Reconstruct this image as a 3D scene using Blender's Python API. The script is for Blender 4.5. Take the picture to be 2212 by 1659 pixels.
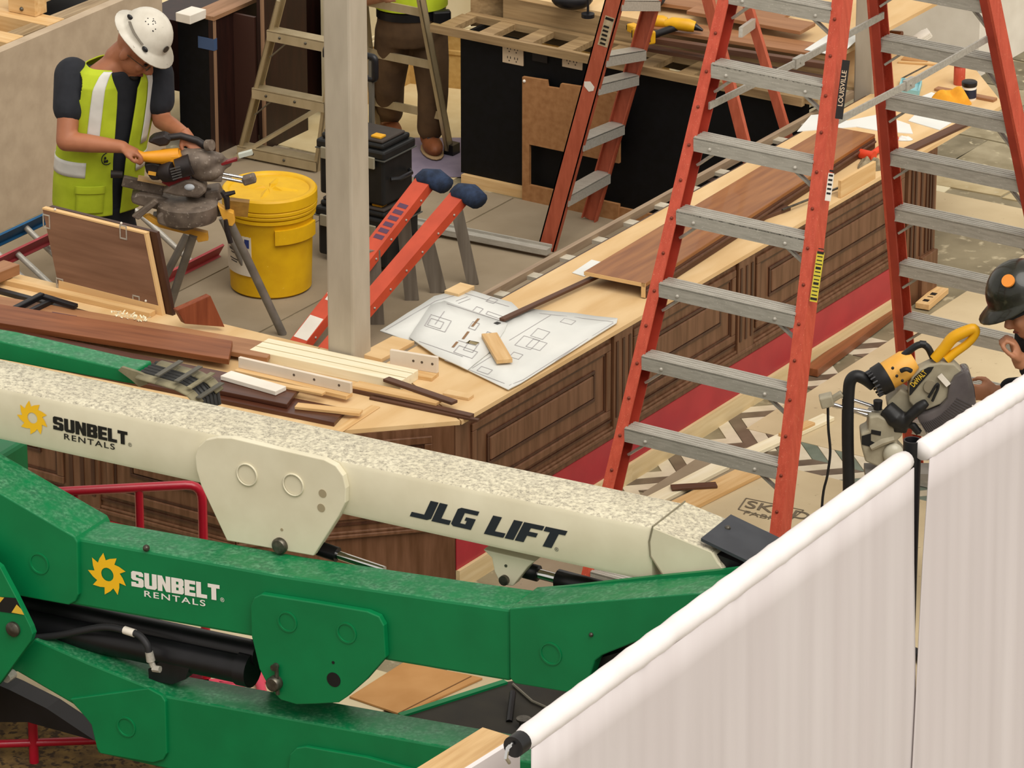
import bpy, bmesh, math, random
from mathutils import Vector, Matrix
random.seed(7)
for o in list(bpy.data.objects): bpy.data.objects.remove(o)
SC = bpy.context.scene
COL = SC.collection

# ------------------------------------------------------------------ camera, light, exposure
FPX, PITCH, AZI, CAMZ = 10900.0, math.radians(22.0), math.radians(32.8), 9.1
CAMP = Vector((11.0831, -16.9162, CAMZ))
FH = Vector((-math.sin(AZI), math.cos(AZI), 0)); RT = Vector((math.cos(AZI), math.sin(AZI), 0)); ZU = Vector((0, 0, 1))
FW = FH * math.cos(PITCH) - ZU * math.sin(PITCH); UPV = RT.cross(FW)
cam_d = bpy.data.cameras.new('camera'); cam = bpy.data.objects.new('camera', cam_d); COL.objects.link(cam)
cam_d.sensor_width = 36.0; cam_d.lens = 36.0 * FPX / 2212.0; cam_d.clip_end = 200
cam.matrix_world = Matrix(((RT.x, UPV.x, -FW.x, CAMP.x), (RT.y, UPV.y, -FW.y, CAMP.y), (RT.z, UPV.z, -FW.z, CAMP.z), (0, 0, 0, 1)))
SC.camera = cam
SC.view_settings.view_transform = 'Standard'; SC.view_settings.look = 'None'
SC.view_settings.gamma = 1.0; SC.view_settings.exposure = 0.0; SC.view_settings.use_curve_mapping = False
W = bpy.data.worlds.new('world'); SC.world = W; W.use_nodes = True
W.node_tree.nodes['Background'].inputs[0].default_value = (1.0, 0.945, 0.87, 1)
W.node_tree.nodes['Background'].inputs[1].default_value = 0.80
def sun(name, dirv, strength, angle, color):
    d = bpy.data.lights.new(name, 'SUN'); d.energy = strength; d.angle = math.radians(angle); d.color = color
    o = bpy.data.objects.new(name, d); COL.objects.link(o)
    o.rotation_euler = Vector(dirv).to_track_quat('-Z', 'Y').to_euler(); o.location = (4, -4, 12)
sun('skylight_sun', (-0.62, 0.36, -1.0), 2.7, 50, (1.0, 0.955, 0.89))

# ------------------------------------------------------------------ pixel helpers (2212x1659 frame)
def ray(x, y): return FW + RT * ((x - 1106.0) / FPX) - UPV * ((y - 829.5) / FPX)
def at(x, y, z=0.0):
    d = ray(x, y); return CAMP + d * ((z - CAMP.z) / d.z)
def aty(x, y, Y):
    d = ray(x, y); return CAMP + d * ((Y - CAMP.y) / d.y)
def atx(x, y, X):
    d = ray(x, y); return CAMP + d * ((X - CAMP.x) / d.x)
def onp(x, y, p0, n):
    d = ray(x, y); return CAMP + d * ((p0 - CAMP).dot(n) / d.dot(n))
def V(x, y, p0, dep=0.0): return onp(x, y, p0, FH) + FH * dep     # upright plane through p0 facing the viewer

# ------------------------------------------------------------------ materials
def lin(h):
    if isinstance(h, str):
        h = h.lstrip('#'); c = [int(h[i:i + 2], 16) / 255 for i in (0, 2, 4)]
    else: c = [v / 255 for v in h]
    return tuple((v / 12.92 if v <= 0.04045 else ((v + 0.055) / 1.055) ** 2.4) for v in c) + (1,)
MATS = {}
def mk(name, c1, c2=None, scale=8.0, stretch=(1, 1, 1), rough=0.6, metal=0.0, bump=0.0, lo=0.35, hi=0.65, detail=4.0, spec=0.4, c3=None, s3=60.0, lo3=0.6, hi3=0.68, alpha=1.0, trans=0.0, coat=0.0):
    if name in MATS: return MATS[name]
    m = bpy.data.materials.new(name); m.use_nodes = True; nt = m.node_tree; N = nt.nodes; L = nt.links
    b = N['Principled BSDF']; b.inputs['Roughness'].default_value = rough; b.inputs['Metallic'].default_value = metal
    b.inputs['Specular IOR Level'].default_value = spec; b.inputs['Alpha'].default_value = alpha
    b.inputs['Transmission Weight'].default_value = trans; b.inputs['Coat Weight'].default_value = coat
    b.inputs['Base Color'].default_value = lin(c1)
    if c2 or bump or c3:
        tc = N.new('ShaderNodeTexCoord'); mp = N.new('ShaderNodeMapping'); mp.inputs['Scale'].default_value = stretch
        L.new(tc.outputs['Object'], mp.inputs['Vector'])
        nz = N.new('ShaderNodeTexNoise'); nz.inputs['Scale'].default_value = scale; nz.inputs['Detail'].default_value = detail
        L.new(mp.outputs['Vector'], nz.inputs['Vector'])
        out = None
        if c2:
            r = N.new('ShaderNodeValToRGB'); e = r.color_ramp.elements
            e[0].position = lo; e[0].color = lin(c1); e[1].position = hi; e[1].color = lin(c2)
            L.new(nz.outputs['Fac'], r.inputs['Fac']); out = r.outputs['Color']
        if c3:
            n3 = N.new('ShaderNodeTexNoise'); n3.inputs['Scale'].default_value = s3; n3.inputs['Detail'].default_value = 3
            L.new(mp.outputs['Vector'], n3.inputs['Vector'])
            r3 = N.new('ShaderNodeValToRGB'); r3.color_ramp.elements[0].position = lo3; r3.color_ramp.elements[1].position = hi3
            L.new(n3.outputs['Fac'], r3.inputs['Fac'])
            mx = N.new('ShaderNodeMix'); mx.data_type = 'RGBA'
            L.new(r3.outputs['Color'], mx.inputs['Factor'])
            if out: L.new(out, mx.inputs['A'])
            else: mx.inputs['A'].default_value = lin(c1)
            mx.inputs['B'].default_value = lin(c3); out = mx.outputs['Result']
        if out: L.new(out, b.inputs['Base Color'])
        if bump:
            bp = N.new('ShaderNodeBump'); bp.inputs['Strength'].default_value = bump; bp.inputs['Distance'].default_value = 0.01
            L.new(nz.outputs['Fac'], bp.inputs['Height']); L.new(bp.outputs['Normal'], b.inputs['Normal'])
    MATS[name] = m; return m
def wood(name, c1, c2, rough=0.55, ax=0, scale=3.0, st=14.0, bump=0.05, **k):
    s = [st, st, st]; s[ax] = 1.0
    return mk(name, c1, c2, scale=scale, stretch=tuple(s), rough=rough, bump=bump, lo=0.3, hi=0.7, detail=6, **k)

# ------------------------------------------------------------------ mesh builder
class MB:
    def __init__(s): s.v = []; s.f = []
    def add(s, vs, fs):
        k = len(s.v); s.v += [Vector(p) for p in vs]; s.f += [tuple(i + k for i in f) for f in fs]; return s
    def obox(s, p, u, v, w):
        p, u, v, w = Vector(p), Vector(u), Vector(v), Vector(w)
        if u.cross(v).dot(w) < 0: u, v = v, u
        return s.add([p, p + u, p + u + v, p + v, p + w, p + u + w, p + u + v + w, p + v + w],
                     [(0, 3, 2, 1), (4, 5, 6, 7), (0, 1, 5, 4), (1, 2, 6, 5), (2, 3, 7, 6), (3, 0, 4, 7)])
    def box(s, x0, x1, y0, y1, z0, z1): return s.obox((x0, y0, z0), (x1 - x0, 0, 0), (0, y1 - y0, 0), (0, 0, z1 - z0))
    def cbox(s, c, u, v, w, lu, lv, lw):
        u, v, w = Vector(u).normalized() * lu, Vector(v).normalized() * lv, Vector(w).normalized() * lw
        return s.obox(Vector(c) - (u + v + w) / 2, u, v, w)
    def bar(s, a, b, wd, th, up=(0, 0, 1)):          # rectangular bar a->b
        a, b = Vector(a), Vector(b); d = b - a; sd = d.cross(Vector(up)).normalized(); n = sd.cross(d).normalized()
        return s.obox(a - sd * wd / 2 - n * th / 2, d, sd * wd, n * th)
    def prism(s, pts, ext):
        pts = [Vector(p) for p in pts]; ext = Vector(ext); n = len(pts)
        nn = Vector((0, 0, 0))
        for i in range(n): nn += (pts[i] - pts[0]).cross(pts[(i + 1) % n] - pts[0])
        if nn.dot(ext) > 0: pts = pts[::-1]
        return s.add(pts + [p + ext for p in pts], [tuple(range(n))] + [tuple(range(2 * n - 1, n - 1, -1))] + [(i, i + n, (i + 1) % n + n, (i + 1) % n) for i in range(n)])
    def tube(s, pts, r, n=10, caps=True, flat=1.0):
        pts = [Vector(p) for p in pts]; rs = r if isinstance(r, (list, tuple)) else [r] * len(pts)
        k = len(s.v); ref = None
        for i, p in enumerate(pts):
            t = (pts[min(i + 1, len(pts) - 1)] - pts[max(i - 1, 0)]).normalized()
            if ref is None: ref = t.orthogonal().normalized() if abs(t.z) > .9 else t.cross(ZU).normalized()
            a = (ref - t * ref.dot(t)).normalized(); ref = a; b = t.cross(a)
            for j in range(n):
                q = 2 * math.pi * j / n; s.v.append(p + a * (math.cos(q) * rs[i]) + b * (math.sin(q) * rs[i] * flat))
        for i in range(len(pts) - 1):
            for j in range(n):
                a0 = k + i * n + j; a1 = k + i * n + (j + 1) % n; s.f.append((a0, a1, a1 + n, a0 + n))
        if caps:
            s.f.append(tuple(k + j for j in range(n - 1, -1, -1))); s.f.append(tuple(k + (len(pts) - 1) * n + j for j in range(n)))
        return s
    def lathe(s, prof, c, ax=(0, 0, 1), n=28, caps=True):
        c = Vector(c); ax = Vector(ax).normalized(); a = ax.orthogonal().normalized(); b = ax.cross(a); k = len(s.v)
        for r, h in prof:
            for j in range(n):
                q = 2 * math.pi * j / n; s.v.append(c + ax * h + (a * math.cos(q) + b * math.sin(q)) * r)
        for i in range(len(prof) - 1):
            for j in range(n):
                a0 = k + i * n + j; a1 = k + i * n + (j + 1) % n; s.f.append((a0, a1, a1 + n, a0 + n))
        if caps:
            s.f.append(tuple(k + j for j in range(n - 1, -1, -1))); s.f.append(tuple(k + (len(prof) - 1) * n + j for j in range(n)))
        return s
    def ell(s, c, u, v, w, n=14, m=9):               # ellipsoid with half-axis vectors
        c, u, v, w = Vector(c), Vector(u), Vector(v), Vector(w); k = len(s.v); s.v.append(c - w)
        for i in range(1, m):
            t = -math.pi / 2 + math.pi * i / m
            for j in range(n):
                q = 2 * math.pi * j / n; s.v.append(c + (u * math.cos(q) + v * math.sin(q)) * math.cos(t) + w * math.sin(t))
        s.v.append(c + w); top = len(s.v) - 1
        for j in range(n): s.f.append((k, k + 1 + (j + 1) % n, k + 1 + j)); s.f.append((top, top - n + j, top - n + (j + 1) % n))
        for i in range(m - 2):
            for j in range(n):
                a0 = k + 1 + i * n + j; a1 = k + 1 + i * n + (j + 1) % n; s.f.append((a0, a1, a1 + n, a0 + n))
        return s
    def sph(s, c, r, n=12, m=8): return s.ell(c, (r, 0, 0), (0, r, 0), (0, 0, r), n, m)
    def grid(s, fn, nu, nv, skip=None, closed=False):
        k = len(s.v)
        for i in range(nu + 1):
            for j in range(nv + 1): s.v.append(Vector(fn(i / nu, j / nv)))
        for i in range(nu):
            for j in range(nv):
                if skip and skip((i + .5) / nu, (j + .5) / nv): continue
                a = k + i * (nv + 1) + j; s.f.append((a, a + 1, a + nv + 2, a + nv + 1))
        return s
    def build(s, name, mat, parent=None, smooth=False, bevel=0.0, origin=None, remesh=0.0, solid=0.0, subd=0, sm_it=0, auto=True):
        me = bpy.data.meshes.new(name)
        if parent is None:
            if origin is None:
                xs = [p.x for p in s.v]; ys = [p.y for p in s.v]; zs = [p.z for p in s.v]
                origin = Vector(((min(xs) + max(xs)) / 2, (min(ys) + max(ys)) / 2, min(zs)))
            o0 = Vector(origin)
        else: o0 = WORLD[parent.name]
        me.from_pydata([p - o0 for p in s.v], [], s.f); me.update()
        ob = bpy.data.objects.new(name, me); COL.objects.link(ob)
        WORLD[ob.name] = Vector(o0) if parent is None else Vector(o0)
        if parent is None: ob.location = o0
        else: ob.parent = parent
        if not remesh:
            bm = bmesh.new(); bm.from_mesh(me); bmesh.ops.recalc_face_normals(bm, faces=bm.faces); bm.to_mesh(me); bm.free()
        if mat: me.materials.append(mat)
        mods = False
        if solid: md = ob.modifiers.new('s', 'SOLIDIFY'); md.thickness = solid; md.offset = 0; mods = True
        if remesh:
            md = ob.modifiers.new('r', 'REMESH'); md.mode = 'VOXEL'; md.voxel_size = remesh; mods = True
        if sm_it: md = ob.modifiers.new('m', 'SMOOTH'); md.iterations = sm_it; md.factor = 0.5; mods = True
        if bevel: md = ob.modifiers.new('b', 'BEVEL'); md.width = bevel; md.segments = 2; md.limit_method = 'ANGLE'; mods = True
        if subd: md = ob.modifiers.new('d', 'SUBSURF'); md.levels = subd; md.render_levels = subd; mods = True
        if mods:
            dg = bpy.context.evaluated_depsgraph_get(); nm = bpy.data.meshes.new_from_object(ob.evaluated_get(dg))
            ob.modifiers.clear(); ob.data = nm; nm.name = name
            if mat and not nm.materials: nm.materials.append(mat)
            me = nm
        if smooth:
            me.polygons.foreach_set('use_smooth', [True] * len(me.polygons))
            if smooth != 'all' and not remesh:
                try: me.set_sharp_from_angle(angle=math.radians(40))
                except Exception: pass
        return ob
WORLD = {}
def tag(o, label, cat, group=None, kind=None):
    if label: o['label'] = label
    if cat: o['category'] = cat
    if group: o['group'] = group
    if kind: o['kind'] = kind
    return o
def thing(name, label, cat, loc, group=None, kind=None):
    o = bpy.data.objects.new(name, None); COL.objects.link(o); o.location = Vector(loc); o.empty_display_size = .1
    WORLD[o.name] = Vector(loc); return tag(o, label, cat, group, kind)
def struct(o): o['kind'] = 'structure'; return o
def copy_tree(o, loc=None, parent=None):
    c = o.copy(); COL.objects.link(c); c.parent = parent
    WORLD[c.name] = Vector(loc) if loc is not None else WORLD[o.name]
    if loc is not None: c.location = Vector(loc)
    for ch in list(o.children): copy_tree(ch, None, c)
    return c
def plank(name, a, b, wd, th, mat, label=None, cat='board', up=(0, 0, 1), parent=None, bevel=0.002, group=None, cut=None):
    """a board lying a->b (bottom centre line), its own axes: local X along the length"""
    a, b, up = Vector(a), Vector(b), Vector(up).normalized(); d = b - a; L = d.length; x = d / L
    y = up.cross(x).normalized(); z = x.cross(y)
    m = MB()
    c0, c1 = cut if cut else (0, 0)
    m.prism([(0, -wd / 2, 0), (L, -wd / 2, 0), (L + c1, wd / 2, 0), (c0, wd / 2, 0)], (0, 0, th))
    me_o = m.build(name, mat, None, bevel=bevel, origin=(0, 0, 0))
    M = Matrix(((x.x, y.x, z.x, a.x), (x.y, y.y, z.y, a.y), (x.z, y.z, z.z, a.z), (0, 0, 0, 1)))
    if parent is not None:
        me_o.parent = parent; M = Matrix.Translation(-WORLD[parent.name]) @ M; me_o.matrix_local = M
    else: me_o.matrix_world = M
    WORLD[me_o.name] = a
    if label: tag(me_o, label, cat, group)
    return me_o
def lettering(txt, name, mat, parent, org, xd, yd, size, bold=0.0, sx=1.0, shear=0.0, space=1.0, lift=0.0015, rot=0.0, thick=0.0):
    cu = bpy.data.curves.new(name, 'FONT'); cu.body = txt; cu.size = 1.0; cu.offset = bold; cu.shear = shear; cu.space_character = space
    ob = bpy.data.objects.new('tmp', cu); COL.objects.link(ob)
    dg = bpy.context.evaluated_depsgraph_get(); dg.update(); me = bpy.data.meshes.new_from_object(ob.evaluated_get(dg))
    bpy.data.objects.remove(ob)
    xd, yd = Vector(xd).normalized(), Vector(yd).normalized(); n = xd.cross(yd).normalized()
    m = MB(); m.v = [Vector(org) + xd * (v.co.x * size * sx) + yd * (v.co.y * size) + n * lift for v in me.vertices]
    m.f = [tuple(p.vertices) for p in me.polygons]
    o = m.build(name, mat, parent); return o
def cr(pts, k=6):
    pts = [Vector(p) for p in pts]; P = [pts[0]] + pts + [pts[-1]]; out = []
    for i in range(1, len(P) - 2):
        a, b, c, d = P[i - 1], P[i], P[i + 1], P[i + 2]
        for j in range(k):
            t = j / k; out.append(.5 * (2 * b + (c - a) * t + (2 * a - 5 * b + 4 * c - d) * t * t + (3 * b - a - 3 * c + d) * t ** 3))
    return out + [pts[-1]]
def disc(m, c, n, r, h, seg=20): m.lathe([(r, 0), (r, h)], c, n, seg)
# ------------------------------------------------------------------ shared materials
HB = 0.80
m_sheet = mk('floor_board', '#c6b491', '#b8a582', scale=2.2, rough=.85, c3='#8d7b60', s3=40, lo3=.68, hi3=.8)
m_sheet2 = mk('floor_board_grey_shaded', '#93846d', '#85765f', scale=2.6, rough=.85, c3='#7d6e5f', s3=45, lo3=.68, hi3=.8)  # own tone of the mauve-grey strip; on the inner sheets, painted interior shade
m_stone = mk('stone_floor', '#8e8368', '#6d634c', scale=3.0, rough=.6, bump=.1, c3='#b0a487', s3=14, lo3=.58, hi3=.7)
m_ply = mk('plywood', '#d8b98a', '#caa673', scale=1.6, stretch=(5, 1.2, 4), rough=.7, bump=.03, c3='#8a6538', s3=16, lo3=.74, hi3=.78)
m_plyedge = mk('plywood_edge', '#bf9f75', '#a78358', scale=30, rough=.8)
m_walnut = mk('walnut_panel', '#6e4c36', '#573822', scale=4, stretch=(9, 9, .9), rough=.42, bump=.03, detail=6)
m_walnut_d = mk('walnut_dark', '#47291a', '#351c10', scale=4, stretch=(9, 9, .9), rough=.4)
m_red = mk('red_film', '#a5202f', '#98182a', scale=5, rough=.35, spec=.5)
m_cream = wood('cream_base_board', '#d3bf95', '#c2aa7c', ax=1)
m_black = mk('black_laminate', '#060606', '#0a0a0d', scale=30, rough=.6, spec=.2)
m_beige = mk('beige_skim', '#b7a48b', '#aa977f', scale=9, rough=.85, bump=.12)
m_pine = wood('pine', '#d9b784', '#c59b63', ax=0)
m_pineY = wood('pine_y', '#cfa97a', '#b58a58', ax=1)
m_pinegrey = wood('old_lumber', '#a8916f', '#7d6748', ax=1, bump=.1)
m_darkwood = mk('dark_stain', '#2c1510', '#1f0e0b', scale=4, stretch=(8, 8, 1), rough=.45)
m_alu = mk('aluminium', '#b4afa4', '#a29d92', scale=7, stretch=(2, 14, 14), rough=.42, metal=.25, spec=.5, c3='#d9d4c8', s3=35, lo3=.66, hi3=.7)
m_steel = mk('galvanised_post', '#b4a997', '#a89d8b', scale=3, stretch=(4, 4, 1), rough=.6, metal=.1)
m_chrome = mk('chrome', '#d8d8d8', rough=.12, metal=1)
m_white = mk('white_paint', '#e4ddd0', '#d9d1c3', scale=6, rough=.5)
m_creamwall = mk('cream_paint', '#dccfae', '#d2c39e', scale=4, rough=.6)
m_tanfab = mk('tan_panel', '#bf9c5e', '#b08c4e', scale=30, rough=.8)
m_bolt = mk('bolt_steel', '#6b665c', '#4c4840', scale=40, rough=.4, metal=.8)

# ------------------------------------------------------------------ floor
fl = MB(); fl.box(-14, 14, -12, 18, -.15, 0)
floor = struct(fl.build('floor', m_stone, origin=(0, 0, 0)))
tcol = [mk('tile_cream', '#cfc4ad', '#bfb39a', scale=9, rough=.35), mk('tile_taupe', '#6d5f4f', '#594c3e', scale=9, rough=.35),
        mk('tile_green', '#707a6c', '#5a6558', scale=9, rough=.3)]
tmesh = {}
def tile_at(x, y, s, ci):
    k = (s, ci)
    if k not in tmesh:
        m = MB(); w = .088; q = .25
        m.prism([(0, 0, 0), (w, 0, 0), (w + s * q, q, 0), (s * q, q, 0)], (0, 0, .004)); o = m.build('tile', tcol[ci], None, origin=(0, 0, 0)); tmesh[k] = o
        o.parent = floor; o.location = (x, y, 0); return
    o = tmesh[k].copy(); COL.objects.link(o); o.parent = floor; o.location = (x, y, 0)
rr = random.Random(3)
def tiles(x0, x1, ya, nrow, off=0):
    for r in range(nrow):
        s = 1 if (r + off) % 2 == 0 else -1; x = x0 - (.0 if s > 0 else -.25); i = 0
        while x < x1:
            tile_at(x, ya + r * .25, s, 0 if i % 2 == 0 else (1 if x < .55 else 2)); x += .093; i += 1
tiles(-.2, .28, .73, 4); tiles(-.15, 1.25, 1.73, 3, 0); tiles(-.2, .12, 2.48, 4, 1)
def sheet(pts, mat, label, th=.006, z=.0, name='floor_protection_sheet', grp=None):
    m = MB(); m.prism([Vector((p[0], p[1], z)) for p in pts], (0, 0, th)); return tag(m.build(name, mat), label, 'floor sheet', grp)
def XY(x, y): p = at(x, y, 0); return (p.x, p.y)
sxi = XY(630, 682)[0]
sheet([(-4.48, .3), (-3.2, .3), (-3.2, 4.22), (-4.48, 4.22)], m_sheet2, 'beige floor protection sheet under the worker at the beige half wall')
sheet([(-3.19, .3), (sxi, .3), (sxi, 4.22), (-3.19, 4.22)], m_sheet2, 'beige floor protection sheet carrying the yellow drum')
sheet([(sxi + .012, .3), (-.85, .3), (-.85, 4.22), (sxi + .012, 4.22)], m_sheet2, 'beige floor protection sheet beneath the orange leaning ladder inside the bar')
cC = XY(1612, 928)
sheet([(cC[0], cC[1]), (2.9, cC[1]), (2.9, 5.05), (.14, 5.05), (.14, 2.62), (cC[0], 2.62)], m_sheet, 'wide beige floor protection sheet right of the bar end')
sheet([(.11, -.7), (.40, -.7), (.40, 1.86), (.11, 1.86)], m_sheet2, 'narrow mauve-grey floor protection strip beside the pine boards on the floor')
sk = sheet([(.405, -1.2), (2.95, -1.2), (2.95, 1.83), (.405, 1.83)], m_sheet, 'printed beige floor protection sheet beside the long pine boards')
sheet([(-.75, 5.07), (2.9, 5.07), (2.9, 5.53), (-.75, 5.53)], m_sheet, 'beige floor protection sheet by the stone floor beyond the bar end')
p0 = at(2022, 412); p1 = at(2039, 417); p2 = at(2082, 384); p3 = at(2022, 372)
sheet([(p0.x - .2, p0.y), (p1.x, p1.y), (p2.x, p2.y), (p3.x - .2, p3.y)], mk('pale_card', '#d9cfae', rough=.8), 'small pale card sheet on the stone floor behind the bar end', th=.004)
sheet([(-6.5, 4.25), (-2.96, 4.25), (-2.96, 7.5), (-6.5, 7.5)], mk('painted_lit_floor', '#d8c69a', '#cbb586', scale=5, rough=.8), 'beige floor sheet in a painted lit cream tone behind the passage between the bars', th=.003)  # warm light is painted into this lighter sheet colour
sheet([XY(868, 300), XY(1002, 300), XY(1002, 385), XY(868, 385)], mk('mauve_paper', '#8f8494', '#7d7283', scale=5, rough=.8), 'mauve paper sheet beside the boot of the ladder worker', z=.0065, th=.001)
sheet([(-6, -1.0), (.1, -1.0), (.1, -.86), (-6, -.86)], m_sheet, 'thin beige floor strip at the foot of the near bar front')
sheet([(-6, -2.12), (.4, -2.12), (.4, -1.01), (-6, -1.01)], mk('pale_sheet', '#cbbd9c', '#bfb08d', scale=3, rough=.85), 'pale floor protection sheet under the green lift arms')
# printed mark on the sheet
m_ink = mk('ink', '#6b5f4c', rough=.9)
def ink_quad(m, a, b, w):
    a, b = Vector(a), Vector(b); d = (b - a).normalized(); n = Vector((-d.y, d.x, 0)) * w / 2
    m.add([a - n, b - n, b + n, a + n], [(0, 1, 2, 3)])
q = [at(*p, .0075) for p in ((1595, 1100), (1612, 1076), (1736, 1102), (1700, 1128))]
m = MB()
for i in range(4): ink_quad(m, q[i], q[(i + 1) % 4], .008)
m.build('print_frame', m_ink, sk)
xd = q[2] - q[1]; yd = q[1] - q[0]
lettering('SKUDO', 'printed_words', m_ink, sk, at(1606, 1095, .0075), xd, yd, .115, sx=1.1, bold=.01)
lettering('FABRIC', 'printed_words', m_ink, sk, at(1603, 1110, .0075), xd, yd, .06, sx=1.2)
# stone slabs far right
scol = [mk('slab_%d' % i, c, d, scale=7, rough=.6, bump=.1, c3='#b3a88a', s3=18, lo3=.62, hi3=.72) for i, (c, d) in enumerate((('#857b63', '#6b624c'), ('#77705a', '#5f5743'), ('#9a8f74', '#7f7459'), ('#b8a883', '#a5936c')))]
yy = 5.62
for r in range(6):
    h = .34 + .1 * (r % 3); x = -2.6 + .2 * (r % 2)
    while x < 2.2:
        w = rr.uniform(.3, .62); m = MB(); j = [rr.uniform(-.025, .025) for _ in range(8)]
        m.prism([(x + j[0], yy + j[1], 0), (x + w - .012 + j[2], yy + j[3], 0), (x + w - .012 + j[4], yy + h - .015 + j[5], 0), (x + j[6], yy + h - .015 + j[7], 0)], (0, 0, .006))
        m.build('stone_slab', scol[3 if r == 0 else rr.randrange(3)], floor); x += w
    yy += h
# carpet at lower left
m = MB(); m.box(-5, .55, -5.5, -2.13, 0, .012)
tag(m.build('carpet', mk('brown_carpet', '#5a4527', '#7d6234', scale=16, rough=.95, bump=.3, c3='#3a2b1a', s3=34, lo3=.5, hi3=.6)), 'mottled brown carpet below the green lift arm', 'carpet')

# ------------------------------------------------------------------ bar cabinets
def rect_mould(m, fn, a0, a1, z0, z1, w, d):           # raised moulding frame; fn(a, z, out)
    for (s0, s1, t0, t1) in ((a0, a1, z1 - w, z1), (a0, a1, z0, z0 + w), (a0, a0 + w, z0 + w, z1 - w), (a1 - w, a1, z0 + w, z1 - w)):
        m.prism([fn(s0, t0, 0), fn(s1, t0, 0), fn(s1, t1, 0), fn(s0, t1, 0)], fn(0, 0, d) - fn(0, 0, 0))
def cabinet(label, fn, a0, a1, panel=None, pil=None, flutes=3, red=True, depth=.40):
    """front panel unit; fn maps (along, z, out) to the world"""
    b = fn((a0 + a1) / 2, 0, -depth / 2); t = thing('bar_cabinet', label, 'cabinet', b)
    m = MB(); m.prism([fn(a0 + .001, 0, -depth), fn(a1 - .001, 0, -depth), fn(a1 - .001, 0, 0), fn(a0 + .001, 0, 0)], (0, 0, HB - .021)); m.build('body', m_walnut, t)
    out = lambda d: fn(0, 0, d) - fn(0, 0, 0)
    if panel:
        s, e = panel
        m = MB(); rect_mould(m, fn, s, e, .385, .745, .035, .012); m.build('panel_moulding', m_walnut, t, bevel=.004)
        m = MB(); rect_mould(m, fn, s + .035, e - .035, .42, .71, .012, .005); m.build('panel_moulding', m_walnut_d, t)
        m = MB(); rect_mould(m, fn, s + .125, e - .125, .505, .655, .016, .008); m.build('panel_moulding', m_walnut_d, t, bevel=.003)
        m = MB(); m.prism([fn(s + .145, .525, 0), fn(e - .145, .525, 0), fn(e - .145, .635, 0), fn(s + .145, .635, 0)], out(.011)); m.build('raised_panel', m_walnut, t, bevel=.006)
    if pil:
        s, e = pil
        m = MB(); m.prism([fn(s, .3, 0), fn(e, .3, 0), fn(e, HB - .022, 0), fn(s, HB - .022, 0)], out(.016)); p = m.build('pilaster', m_walnut, t, bevel=.003)
        m = MB(); n = flutes
        for i in range(n):
            c = s + (e - s) * (i + .5) / n + (0.0); w = (e - s) / n * .34
            m.prism([fn(c - w / 2, .37, .016), fn(c + w / 2, .37, .016), fn(c + w / 2, HB - .06, .016), fn(c - w / 2, HB - .06, .016)], out(.0035))
        m.build('flutes', m_walnut_d, p)
    m = MB(); m.prism([fn(a0, .3, 0), fn(a1, .3, 0), fn(a1, .318, 0), fn(a0, .318, 0)], out(.02)); m.prism([fn(a0, .318, 0), fn(a1, .318, 0), fn(a1, .332, 0), fn(a0, .332, 0)], out(.012)); m.build('base_moulding', m_walnut, t, bevel=.004)
    m = MB(); m.prism([fn(a0, .358, 0), fn(a1, .358, 0), fn(a1, .368, 0), fn(a0, .368, 0)], out(.008)); m.build('bead', m_walnut_d, t)
    if red:
        m = MB(); m.prism([fn(a0, .096, 0), fn(a1, .096, 0), fn(a1, .264, 0), fn(a0, .264, 0)], out(.004)); tag(m.build('red_film', m_red, t), 'red protective film', None)
        m = MB(); m.prism([fn(a0, 0, 0), fn(a1, 0, 0), fn(a1, .096, 0), fn(a0, .096, 0)], out(.02)); tag(m.build('base_board', m_cream, t), 'cream base board', None)
    return t
fR = lambda a, z, o: Vector((-.02 + o, a, z))
cabinet('walnut bar cabinet nearest the bar corner, under the blueprints', fR, -.14, 1.30, (-.02, 1.12), (1.14, 1.30))
cabinet('walnut bar cabinet between the two fluted pilasters, behind the big orange ladder', fR, 1.30, 2.41, (1.32, 2.235), (2.25, 2.40))
cabinet('long walnut bar cabinet at the far end of the right-hand front', fR, 2.41, 3.90, (2.43, 3.88))
t = thing('end_pilaster', 'tall fluted walnut end post closing the right-hand bar front', 'pilaster', (-.15, 4.06, 0))
m = MB(); m.box(-.5, .0, 3.905, 4.20, 0, HB - .021); m.build('body', m_walnut, t, bevel=.004)
m = MB()
for y in (3.93, 3.97, 4.03, 4.085, 4.12, 4.15): m.box(-.0, .006, y, y + .018, .25, HB - .05)
m.build('flutes', m_walnut_d, t)
m = MB(); m.box(.0, .02, 4.04, 4.2, 0, .24); m.build('plinth', m_walnut, t, bevel=.003)
cx0, cy0, cx1, cy1 = -.02, -.145, -.70, -.83
cd = Vector((cx1 - cx0, cy1 - cy0, 0)); cl = cd.length; cd /= cl; cn = Vector((-cd.y, cd.x, 0)); cn = cn if cn.dot(Vector((1, -1, 0))) > 0 else -cn
fC = lambda a, z, o: Vector((cx0, cy0, z)) + cd * a + cn * o
cabinet('angled walnut corner cabinet under the triangular plywood', fC, .0, cl, (.1, cl - .12), (cl - .1, cl - .01), flutes=2, red=False, depth=.1)
fL = lambda a, z, o: Vector((a, -.83 - o, z))
cabinet('walnut bar cabinet of the near wing next to the angled corner, behind the white boom', fL, -1.42, -.70, (-1.38, -.74))
cabinet('walnut bar cabinet of the near wing with flat pilaster, behind the red barrier', fL, -2.75, -1.42, (-2.7, -1.62), (-1.60, -1.42))
cabinet('walnut bar cabinet of the near wing at the left edge behind the white boom', fL, -4.3, -2.75, (-4.2, -2.8))
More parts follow.
